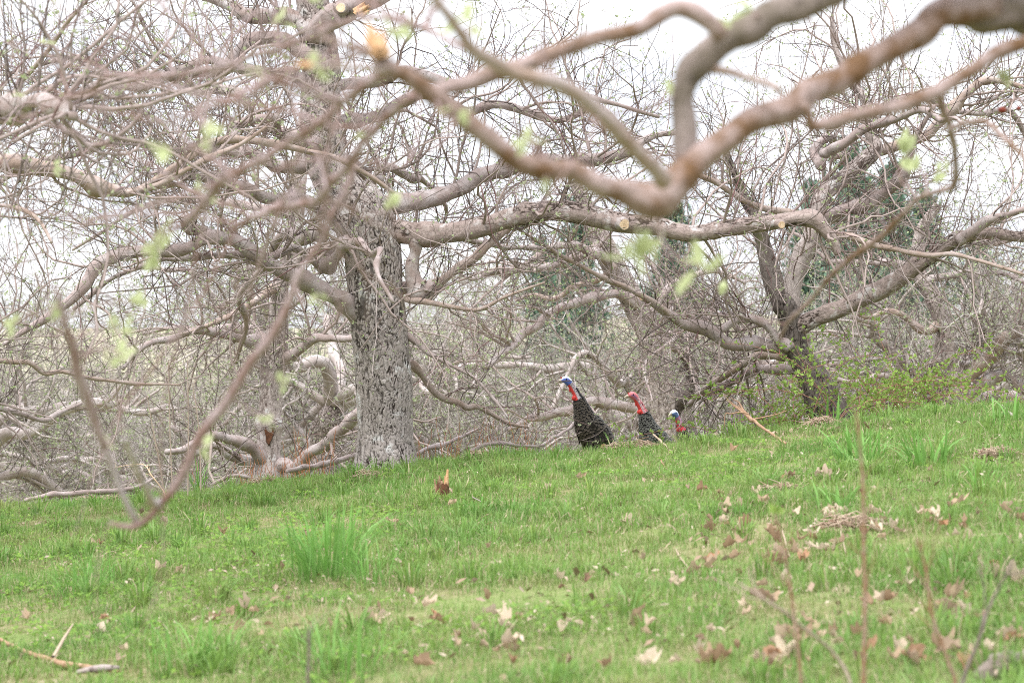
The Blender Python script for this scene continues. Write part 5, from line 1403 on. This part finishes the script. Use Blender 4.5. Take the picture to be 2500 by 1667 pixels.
def blade_mesh(h, w, lean, curl=1.8):
    n = 7; t = np.linspace(0, 1, n)
    c = np.stack([lean * h * t ** curl, 0 * t, h * (t - .35 * lean * t ** 3)], -1)
    ww = w * .5 * (1 - t ** 2.2) * (.75 + .5 * t) + .0003
    V = np.concatenate([c + np.stack([0 * t, ww, ww * .3], -1), c, c + np.stack([0 * t, -ww, ww * .3], -1)])
    k = np.arange(n - 1)
    Q = np.concatenate([np.stack([k, k + 1, n + k + 1, n + k], 1), np.stack([n + k, n + k + 1, 2 * n + k + 1, 2 * n + k], 1)])
    return make_mesh('blade', V, Q, mat=M_TUFT_OBJ)
BROAD = [blade_mesh(.23, .015, l) for l in (.2, .45, .75, 1.05)]
FINE = [blade_mesh(.24, .0065, l) for l in (.15, .4, .7, 1.0)]
tufts = [(800, 1410, 130, .17, 1.15, FINE, 'big rounded tuft of tall grass left of centre'),
         (900, 1430, 50, .13, .8, FINE, 'spreading tuft of grass just right of the big rounded tuft'),
         (2105, 1140, 52, .16, .95, BROAD, 'broad bladed grey green tuft on the right, left half of a pair'),
         (2270, 1145, 44, .15, .95, BROAD, 'broad bladed dark tuft bending right, right half of a pair'),
         (2040, 1255, 26, .10, .65, BROAD, 'small broad bladed tuft below the pair on the right'),
         (2400, 1215, 26, .10, .6, BROAD, 'pale broad bladed tuft right of the pair'),
         (930, 1150, 46, .16, .6, BROAD, 'fresh tuft at the foot of the scaly trunk'),
         (870, 1150, 34, .14, .55, BROAD, 'fresh tuft on the left of the scaly trunk foot'),
         (485, 1195, 22, .05, 1.25, FINE, 'tall narrow tuft beside the dry weed stalks'),
         (470, 1640, 70, .18, .85, FINE, 'pale grass tuft low on the left near the bottom'),
         (215, 1455, 70, .18, .75, FINE, 'dark tuft on the left slope'),
         (835, 1660, 50, .15, .9, FINE, 'blurred tuft at the bottom edge left of centre'),
         (1500, 1100, 14, .14, .6, FINE, 'low tuft under the nearest turkey'),
         (2030, 1030, 16, .16, .9, BROAD, 'tuft at the foot of the dark forked trunk'),
         (1180, 1175, 16, .12, .7, FINE, 'small tuft right of the scaly trunk'),
         (2480, 1040, 18, .2, .9, BROAD, 'long blades standing at the right edge of the crest')]
for (px, py, n, rad, sc, kind, lab) in tufts:
    g = on_ground(px, py)
    o = link('grass_tuft', None, loc=g, label=lab, cat='grass tuft', group='taller tufts of grass')
    for k in range(n):
        a = rng.uniform(0, 6.28); r = rad * math.sqrt(rng.uniform())
        bx_, by_ = r * math.cos(a), r * math.sin(a)
        dz = float(ground_z(g[0] + bx_, g[1] + by_)) - g[2]
        link('blade', kind[int(rng.integers(0, 4))], o, (bx_, by_, dz - .005), rot=(0, rng.normal(0, .12), a + rng.normal(0, .6)), scale=1.3 * sc * rng.uniform(.6, 1.15))

# ------------------------------------------------------------------ dead leaves
def dead_leaf_mesh(seed, mat):
    rg = np.random.default_rng(seed)
    n = 22; a = np.linspace(0, 2 * math.pi, n, endpoint=False)
    lob = .5 * (1 + .22 * np.abs(np.cos(2.5 * a)) - .12 + .06 * rg.normal(size=n)) * (1 + .35 * np.cos(a))
    ring = np.stack([lob * np.cos(a), lob * .8 * np.sin(a)], -1)
    V = [[-.05, 0]] + list(ring * .5) + list(ring)
    V = np.array(V); cu = rg.uniform(.5, 1.3); tw = rg.normal(0, .4)
    z = cu * (V[:, 1] ** 2) * 2.2 + rg.uniform(-.3, 1.2) * V[:, 0] ** 2 + tw * 1.6 * V[:, 0] * V[:, 1] + .07 * rg.normal(size=len(V)) + .08 * np.sin(9 * V[:, 0] + 5 * V[:, 1])
    V[:, 1] *= rg.uniform(.55, .95)
    V3 = np.column_stack([V, z - z.min()])
    k = np.arange(n); k1 = (k + 1) % n
    T = np.stack([np.zeros(n, int), 1 + k, 1 + k1], 1); Q = np.stack([1 + k, 1 + n + k, 1 + n + k1, 1 + k1], 1)
    return make_mesh('dead_leaf', V3, Q, T, mat=mat)
DL = [dead_leaf_mesh(k, M_DEAD) for k in range(7)]
DLO = [dead_leaf_mesh(20 + k, M_DEAD_ORANGE) for k in range(3)]
def put_leaf(px, py, size, lab, orange=False, lift=.035):
    g = on_ground(px, py)
    me = (DLO if orange else DL)[int(rng.integers(0, 3 if orange else 7))]
    o = link('dead_leaf', me, loc=g + [0, 0, lift * rng.uniform(.6, 1.5)], rot=(rng.normal(.15, .35), rng.normal(0, .35), rng.uniform(0, 6.28)), scale=size * rng.uniform(.6, .9), cat='leaf', label=lab, group='dead leaves strewn over the grass')
    st = np.array([[-.05, 0, .02], [-.4, .02, .03], [-.75, .08, -.05]])
    return o
named = [(545, 1320, .085, 'lone tan dead leaf in the grass left of the hanging twig end', 0), (690, 1412, .075, 'brown dead leaf just left of the big grass tuft', 0), (333, 1422, .06, 'orange brown leaf beside the dark tuft on the left slope', 1),
         (1075, 1552, .075, 'bright orange leaf lying low left of centre', 1), (1240, 1565, .09, 'pinkish standing dead leaf near the bottom centre', 0), (1430, 1440, .065, 'white curled leaf standing in the grass at centre', 0),
         (1960, 1395, .12, 'large copper brown leaf in the litter patch right of centre', 1), (1905, 1410, .09, 'pale leaf leaning on the left of the copper brown leaf', 0), (2010, 1370, .10, 'broad grey crumpled leaf above the copper brown leaf', 0), (1735, 1395, .10, 'split rusty leaf at the left end of the litter patch', 1),
         (2160, 1335, .085, 'torn pale leaf right of the tall weed stalk', 0), (2363, 1340, .095, 'squarish pink leaf near the right side', 0), (2325, 1250, .085, 'pale leaf behind the squarish pink leaf', 0), (2410, 1255, .07, 'small white leaf near the right side', 0), (2485, 1290, .09, 'pale leaf at the right edge, middle height', 0),
         (905, 1550, .115, 'large greyish leaf lying at the bottom left of centre', 0), (1000, 1470, .06, 'small cream leaf right of the big tuft', 0), (1185, 1475, .075, 'upright cream leaf in the middle of the grass', 0), (1575, 1640, .12, 'pale leaf at the bottom edge near the centre', 0), (1020, 1660, .11, 'grey leaf on the bottom edge left of centre', 0),
         (1250, 1640, .09, 'thin brown leaf at the bottom centre', 1), (2370, 1650, .13, 'brown leaf pile corner at the bottom right', 1), (2220, 1620, .12, 'dark standing leaf at the bottom right', 1), (1790, 1118, .11, 'brown leaf between the two pale sticks', 0), (1190, 1355, .06, 'white leaf speck in the centre of the slope', 0),
         (850, 1250, .055, 'grey leaf right under the scaly trunk', 0), (1335, 1205, .085, 'dark leaf heap below the nearest turkey', 0), (1410, 1178, .075, 'pale double leaf below the nearest turkey', 0), (1100, 1222, .06, 'round pale leaf beside the splintered stump', 0), (1020, 1210, .055, 'tan leaf left of the splintered stump', 0),
         (1465, 1225, .055, 'small pinkish leaf in the short grass', 0), (1470, 1098, .07, 'dark round leaf under the nearest turkey', 1), (2480, 1450, .14, 'big pale leaf at the right edge, low', 0)]
for px, py, s, lab, og in named: put_leaf(px, py, s, lab, bool(og))
spots = []
while len(spots) < 262:
    px = rng.uniform(0, 2500); py = rng.uniform(1130, 1667)
    top = 1230 - .105 * px + 20
    if py < top: continue
    w_ = .06 + .55 * (px / 2500) ** 1.5 * ((py - top) / 500) + (.9 if (1700 < px < 2500 and 1240 < py < 1430) else 0) + (.4 if py > 1560 and px > 1500 else 0) + .12 * (py - top < 120)
    if rng.uniform() < w_:
        spots.append((px, py))
        if rng.uniform() < .3:                 # leaves gather in small drifts
            for _ in range(int(rng.integers(1, 4))):
                spots.append((px + rng.normal(0, 26), min(1667, py + rng.normal(0, 9))))
for px, py in spots:
    s = rng.uniform(.04, .10)
    og = rng.uniform() < .06
    put_leaf(px, py, s, 'small rust coloured dead leaf lying loose among the grass blades' if og else 'small faded dead leaf lying loose among the grass blades', og)

# ------------------------------------------------------------------ sticks, stump, hay, stalks, shoots, weeds
def stick(name, label, pts, mat, cat='stick', S=8, frayed=None, group=None, knob=.08):
    """pts: world points with radius"""
    A = np.asarray(pts, float); o_ = A[0, :3]
    C = catmull(A, 6)
    root = link(name, None, loc=o_, label=label, cat=cat, group=group)
    me, P, r = limb_mesh('shaft', C[:, :3], C[:, 3], mat, o_, S, knob, .02, True, .05)
    link('shaft', me, root)
    return root, o_
def gp3(px, py, r, lift=.0):
    g = on_ground(px, py); return [*(g + [0, 0, lift]), r]
def wp(px, py, d, r): return [*W(px, py, d), r]
d_lo = on_ground(1918, 1085)[1]
root, o_ = stick('splintered_stick', 'long orange splintered branch lying on the crest in front of the bramble',
                 [gp3(1918, 1087, .008, .01), wp(1880, 1056, d_lo + .7, .010), wp(1850, 1034, d_lo + 1.2, .012), wp(1832, 1022, d_lo + 1.6, .016), wp(1815, 1006, d_lo + 2.0, .013)], M_SPLINTER)
fr = W(1820, 1010, d_lo + 1.9)
for (tx, ty, dd) in ((1766, 964, .9), (1778, 968, .8), (1786, 982, .7), (1772, 975, .6), (1800, 985, .4)):
    e = W(tx, ty, d_lo + 1.9 + dd); m_ = (fr + e) / 2 + rng.normal(size=3) * .012
    v, q = tube_arrays(np.stack([fr, m_, e])[None], np.array([[.009, .006, .0015]]), 5)
    link('splinter', make_mesh('splinter', v - o_, q, mat=M_SPLINTER, smooth=False), root)
for pts in ([(1835, 1024), (1870, 1017), (1900, 1010), (1921, 1002)], [(1828, 1010), (1805, 1006), (1785, 1010), (1771, 1010), (1769, 1040)]):
    pp = np.stack([W(a, b_, d_lo + 1.5) for a, b_ in pts]); v, q = tube_arrays(catmull(pp, 4)[None], np.linspace(.006, .003, (len(pts) - 1) * 4 + 1)[None], 6)
    link('side_twig', make_mesh('side_twig', v - o_, q, mat=M_SPLINTER), root)
stick('pale_stick', 'short pale straight stick in the grass below the second turkey', [gp3(1643, 1110, .008, .01), wp(1620, 1084, 20.6, .008), wp(1596, 1060, 21.2, .007)], M_STRAW)
stick('pale_stick', 'thin brown stick lying left of the short pale stick', [gp3(1640, 1162, .006, .02), gp3(1622, 1150, .006, .03), gp3(1612, 1136, .004, .05)], M_SPLINTER)
stick('pale_stick', 'tiny pale upright stick on the crest right of the forked trunk', [gp3(2206, 1045, .006, .0), wp(2198, 1030, 20.5, .006), wp(2193, 1015, 20.6, .006)], M_STRAW)
stick('fallen_twig', 'forked bare twig at the right end of the crest', [gp3(2490, 1035, .008, .02), gp3(2465, 1022, .01, .04), gp3(2442, 1005, .012, .06)], M_LIMB)
r_, o_ = stick('torn_branch', 'torn pale forked branch lying at the bottom left corner', [gp3(-60, 1560, .008, .03), gp3(0, 1580, .009, .03), gp3(65, 1608, .010, .03), gp3(142, 1636, .013, .03), gp3(250, 1645, .011, .02), gp3(292, 1650, .005, .02)], M_SPLINTER)
pp = np.stack([np.array(gp3(130, 1628, 0, .04)[:3]), np.array(gp3(155, 1600, 0, .07)[:3]), np.array(gp3(178, 1580, 0, .10)[:3])])
v, q = tube_arrays(pp[None], np.array([[.009, .007, .003]]), 7); link('side_twig', make_mesh('side_twig', v - o_, q, mat=M_STRAW), r_)
stick('bark_strip', 'long pale strip of bark under the torn branch at the bottom left', [gp3(185, 1666, .008, .04), gp3(240, 1660, .016, .05), gp3(290, 1652, .006, .04)], M_LIMB)
stick('rotting_log', 'mossy brown log at the bottom right corner', [gp3(2385, 1672, .02, .02), gp3(2440, 1655, .035, .02), gp3(2500, 1632, .045, .02), gp3(2620, 1600, .05, .02)], M_FORE_GREY, 'log', S=14, knob=.2)
for (a, b_, c_, lab) in [((1650, 1350), (1668, 1390), (1700, 1412), 'bent straw coloured twig left of the litter patch'), ((2010, 1390), (2030, 1410), (2052, 1438), 'short straight pale twig right of the copper leaf'), ((2090, 1275), (2130, 1300), (2165, 1330), 'pale twig running to the torn leaf'), ((2000, 1270), (2045, 1274), (2090, 1275), 'flat twig left of the torn leaf'),
                         ((1960, 1193), (1985, 1178), (2005, 1168), 'thin twig below the hay heap on the right'), ((230, 1378), (262, 1364), (290, 1352), 'thin twig on the left slope'), ((285, 1590), (310, 1575), (328, 1560), 'pale twig low on the left'), ((2052, 1300), (2055, 1330), (2065, 1360), 'upright bent stem beside the weed'), ((1910, 1305), (1916, 1335), (1928, 1370), 'curved dry stem above the copper leaf'),
                         ((1130, 1215), (1160, 1230), (1190, 1245), 'dark twig beside the splintered stump'), ((385, 1525), (400, 1545), (420, 1565), 'short pale twig low left of the tuft')]:
    stick('dry_twig', lab, [gp3(*a, .0028, .02), gp3(*b_, .003, .035), gp3(*c_, .002, .02)], M_STRAW if 'dark' not in lab else M_TWIG, group='dry twigs in the grass', S=6)
# splintered stump
g = on_ground(1080, 1228)
o = link('splintered_stump', None, loc=g, label='small splintered orange stump sticking out of the grass below the trunk', cat='stump')
v, q = tube_arrays(np.array([[[0, 0, -.03], [0, 0, .03], [.006, 0, .07]]]), np.array([[.050, .046, .036]]), 12)
v[24:, 2] += .05 + .03 * np.sin(np.arange(12) * 2.3)
link('stump_base', make_mesh('stump_base', v, q, mat=M_HOLLOW), o)
for (dx, h, r) in ((.026, .21, .017), (-.014, .17, .014), (-.04, .15, .010), (.0, .14, .016), (.014, .17, .012), (-.026, .12, .012)):
    P = np.array([[dx * .5, rng.normal(0, .008), .02], [dx, rng.normal(0, .01), h * .6], [dx * 1.3 + rng.normal(0, .006), 0, h]])
    v, q = tube_arrays(P[None], np.array([[r, r * .8, r * .35]]), 6)
    link('splinter', make_mesh('splinter', v, q, mat=M_BROKEN if dx > 0 else M_SPLINTER, smooth=False), o)

def hay(px, py, n, w, h, lab):
    g = on_ground(px, py)
    o = link('hay_heap', None, loc=g, label=lab, cat='hay heap', group='small heaps of dry cut grass')
    a = rng.uniform(0, 6.28, n); r = np.sqrt(rng.uniform(size=n))
    p = np.stack([w * r * np.cos(a), w * .6 * r * np.sin(a), .03 + h * (1 - r ** 2) * rng.uniform(.3, 1, n)], -1)
    dr = norm(np.stack([rng.normal(size=n), rng.normal(size=n), rng.normal(0, .3, n)], -1)); L = rng.uniform(.05, .15, n)[:, None]
    P = np.stack([p - dr * L * .5, p + [0, 0, .012] + rng.normal(size=(n, 3)) * .008, p + dr * L * .5], 1)
    P[..., 2] = np.maximum(P[..., 2], .0)
    b = Buf(); b.add(*tube_arrays(P, np.tile([.0022, .0028, .0015], (n, 1)), 4))
    link('straw', b.mesh('straw', M_STRAW), o, kind='stuff')
for args in [(2010, 1048, 150, .12, .05, 'round nest of dry hay on the crest in front of the forked trunk'), (1560, 1092, 130, .13, .045, 'dry hay spread in the grass below the second turkey'), (1500, 1098, 60, .07, .03, 'small hay wisp right under the nearest turkey'),
             (1165, 1128, 110, .09, .06, 'tangled hay heap right of the scaly trunk'), (895, 1172, 60, .09, .03, 'hay scraps below the foot of the scaly trunk'), (645, 1170, 80, .12, .04, 'hay and litter at the foot of the hollow tree'),
             (2435, 1125, 110, .13, .04, 'reddish hay strip right of the broad bladed tufts'), (2075, 1300, 120, .14, .05, 'sunlit dry grass patch beside the tall weed stalk'), (1905, 1210, 90, .12, .03, 'flattened hay below the long splintered branch'), (250, 1230, 90, .2, .03, 'scattered hay on the left end of the crest')]:
    lab = args[5].replace('sunlit dry', 'bleached dry')
    hay(*args[:5], lab)

def stalk(px_pts, d, r, mat, name, lab, cat, group=None, leaves=0):
    A = np.array([[*W(a, b_, d + dd), r * k] for a, b_, dd, k in px_pts])
    gb = A[-1].copy(); gb[2] = float(ground_z(gb[0], gb[1])) - .02
    if A[-1, 2] > gb[2] + .03: A = np.vstack([A, gb])
    A = A[::-1]; base_ = A[0, :3].copy()
    o = link(name, None, loc=base_, label=lab, cat=cat, group=group)
    C = catmull(A, 5)
    v, q = tube_arrays(C[None, :, :3], C[None, :, 3], 7)
    link('stem', make_mesh('stem', v - base_, q, mat=mat), o)
    m = len(C)
    P2, R2 = grow(C[None, :, :3], C[None, :, 3], 6, (.4, 1), (.04, .14), .6, r * .5, r * .2, 4, .8, .5, .2, 0, .2, .5)
    for p, rr in zip(P2, R2):
        v, q = tube_arrays(p[None], rr[None], 4); link('side_stem', make_mesh('side_stem', v - base_, q, mat=mat), o)
    return o, C
for pts, lab in [([(411, 880, 0, .6), (415, 1052, 0, .9), (421, 1195, 0, 1)], 'tall dry weed stalk beside the hanging twig, second from the left'), ([(458, 880, 0, .6), (460, 1040, 0, .9), (459, 1185, 0, 1)], 'tallest straight dry weed stalk, third from the left'),
                 ([(470, 935, 0, .6), (486, 1052, 0, .9), (491, 1205, 0, 1)], 'dry weed stalk farthest right, in the tall narrow tuft'), ([(359, 965, 0, .6), (372, 1039, 0, .9), (387, 1117, 0, 1), (402, 1208, 0, 1)], 'leaning dry weed stalk farthest left of the group')]:
    stalk(pts, 20.6, .0052, M_STALK, 'dry_weed', lab, 'dry weed', 'tall dry weed stalks on the left')
stalk([(280, 1140, .3, .5), (347, 1133, .1, .8), (370, 1160, 0, 1), (402, 1205, 0, 1)], 20.3, .0045, M_CUT, 'bent_straw', 'pale straw bent sharply over near the leaning weed stalks', 'straw')
stalk([(2090, 1010, 0, .4), (2105, 1150, 0, .7), (2108, 1300, 0, .9), (2112, 1480, 0, 1), (2108, 1667, 0, 1.1)], 6.7, .0055, M_WEED, 'dry_weed', 'tall reddish weed stem standing near the bottom right', 'dry weed', 'blurred weed stems near the camera')
o, C = stalk([(1893, 1255, 0, .5), (1905, 1300, 0, .6), (1925, 1400, 0, .8), (1938, 1500, 0, 1), (1955, 1667, 0, 1.1)], 7.0, .0045, M_WEED, 'dry_weed', 'weed stem with a green bud at its tip', 'dry weed', 'blurred weed stems near the camera')
V, T = leaf_quads(C[-1:, :3], np.array([[0, 0, 1.0]]), 9, (.02, .035), spread=.5)
link('bud', make_mesh('bud', V - np.array(o.location), tris=T, mat=M_BRAMBLE), o)
stalk([(2240, 1310, 0, .5), (2262, 1400, 0, .8), (2275, 1500, 0, 1), (2310, 1600, 0, 1), (2335, 1690, 0, 1.1)], 7.0, .005, M_WEED, 'dry_weed', 'crooked weed stem right of the tall reddish one', 'dry weed', 'blurred weed stems near the camera')
stalk([(2470, 1380, 0, .5), (2420, 1470, 0, .8), (2390, 1560, 0, 1), (2345, 1690, 0, 1.1)], 7.2, .0048, M_FORE_GREY, 'dry_weed', 'dark weed stem leaning to the right near the right edge', 'dry weed', 'blurred weed stems near the camera')
stalk([(1800, 1420, 0, .5), (1880, 1470, 0, .8), (1960, 1530, .1, 1), (2040, 1600, .2, 1), (2080, 1690, .2, 1)], 7.1, .0042, M_STALK, 'dry_weed', 'pale stalk fallen slantwise across the reddish weed stems', 'dry weed', 'blurred weed stems near the camera')
stalk([(752, 1540, 0, .5), (754, 1600, 0, .8), (752, 1690, 0, 1)], 7.2, .005, M_FORE_GREY, 'dry_weed', 'single thin grey stem at the bottom left of centre', 'dry weed', 'blurred weed stems near the camera')

def shoots(cx, cy, spread, n, hgt, lab, d=None):
    g = on_ground(cx, cy) if d is None else None
    if g is None:
        x = (cx - 1250) / F * d; g = np.array([x, d, float(ground_z(x, d))])
    o = link('sucker_shoots', None, loc=g, label=lab, cat='shoots', group='red sucker shoots along the crest')
    for k in range(n):
        x0 = rng.normal(0, spread); y0 = rng.normal(0, .12)
        h = hgt * rng.uniform(.5, 1.1); lx = rng.normal(0, .16)
        z0 = float(ground_z(g[0] + x0, g[1] + y0)) - g[2]
        s = np.linspace(0, 1, 6)
        P = np.stack([x0 + lx * h * s + .015 * rng.normal(size=6) * s, y0 + rng.normal(0, .1) * h * s, z0 + h * s], -1)
        v, q = tube_arrays(P[None], np.linspace(.0034, .0013, 6)[None], 5)
        link('shoot', make_mesh('shoot', v, q, mat=M_SHOOT), o)
shoots(740, 1150, .14, 26, .42, 'dense orange red shoots at the foot of the low limb beside the scaly trunk', 22.4)
shoots(615, 1165, .11, 12, .36, 'red shoots left of the hollow trunk foot', 22.4)
shoots(680, 1155, .08, 8, .34, 'red shoots right in front of the hollow trunk', 22.6)
shoots(1250, 1095, .20, 30, .44, 'red shoots standing between the scaly trunk and the nearest turkey', 22.4)
shoots(1085, 1110, .20, 28, .36, 'low red shoots just right of the scaly trunk', 22.2)
shoots(1380, 1085, .12, 8, .30, 'few red shoots left of the nearest turkey', 22.8)
shoots(478, 1180, .03, 3, .36, 'pair of thin red shoots beside the dry weed stalks', 21.8)

# dead boughs lying along the crest among the shoots
for pts, d0, d1, lab in [([(1140, 1112, 8), (1160, 1095, 9), (1180, 1086, 10), (1215, 1083, 10), (1260, 1087, 9), (1315, 1092, 6)], 21.9, 22.3, 'thin curved bough lying on the crest right of the scaly trunk'),
                         ([(1015, 1112, 9), (1040, 1098, 12), (1075, 1088, 11), (1120, 1070, 9), (1170, 1045, 6)], 22.2, 23.2, 'grey bough leaning up out of the grass beside the scaly trunk'),
                         ([(700, 1150, 10), (745, 1140, 13), (800, 1128, 14), (850, 1118, 12), (890, 1100, 8)], 22.0, 22.8, 'pale bough lying along the crest left of the scaly trunk'),
                         ([(520, 1182, 7), (560, 1160, 9), (590, 1162, 9), (625, 1168, 7)], 22.3, 22.4, 'short bent bough in front of the hollow tree'),
                         ([(60, 1222, 9), (150, 1205, 13), (240, 1200, 13), (330, 1190, 10), (380, 1165, 6)], 22.4, 23.0, 'long low bough at the left end of the crest'),
                         ([(1320, 1088, 6), (1360, 1065, 8), (1400, 1035, 8), (1425, 1000, 5)], 23.0, 24.6, 'thin dead bough rising just left of the nearest turkey')]:
    P, Rr = px_path(pts, d0, d1)
    o = link('dead_bough', None, loc=P[0], label=lab, cat='branch', group='dead boughs along the crest')
    me, P2, R2 = limb_mesh('shaft', P, Rr, M_LIMB, P[0], 8, .12, .025)
    link('shaft', me, o)
    Pt, Rt = grow(P2[None], R2[None], 7, (.2, 1), (.12, .45), .45, .005, .002, 7, .6, .9, rng.normal(.4, .3, 7), 0, .2, .4)
    for p, r in zip(Pt, Rt):
        V, Q = tube_arrays(p[None], r[None], 5)
        link('side_twig', make_mesh('side_twig', V - P[0], Q, mat=M_BRANCH), o)
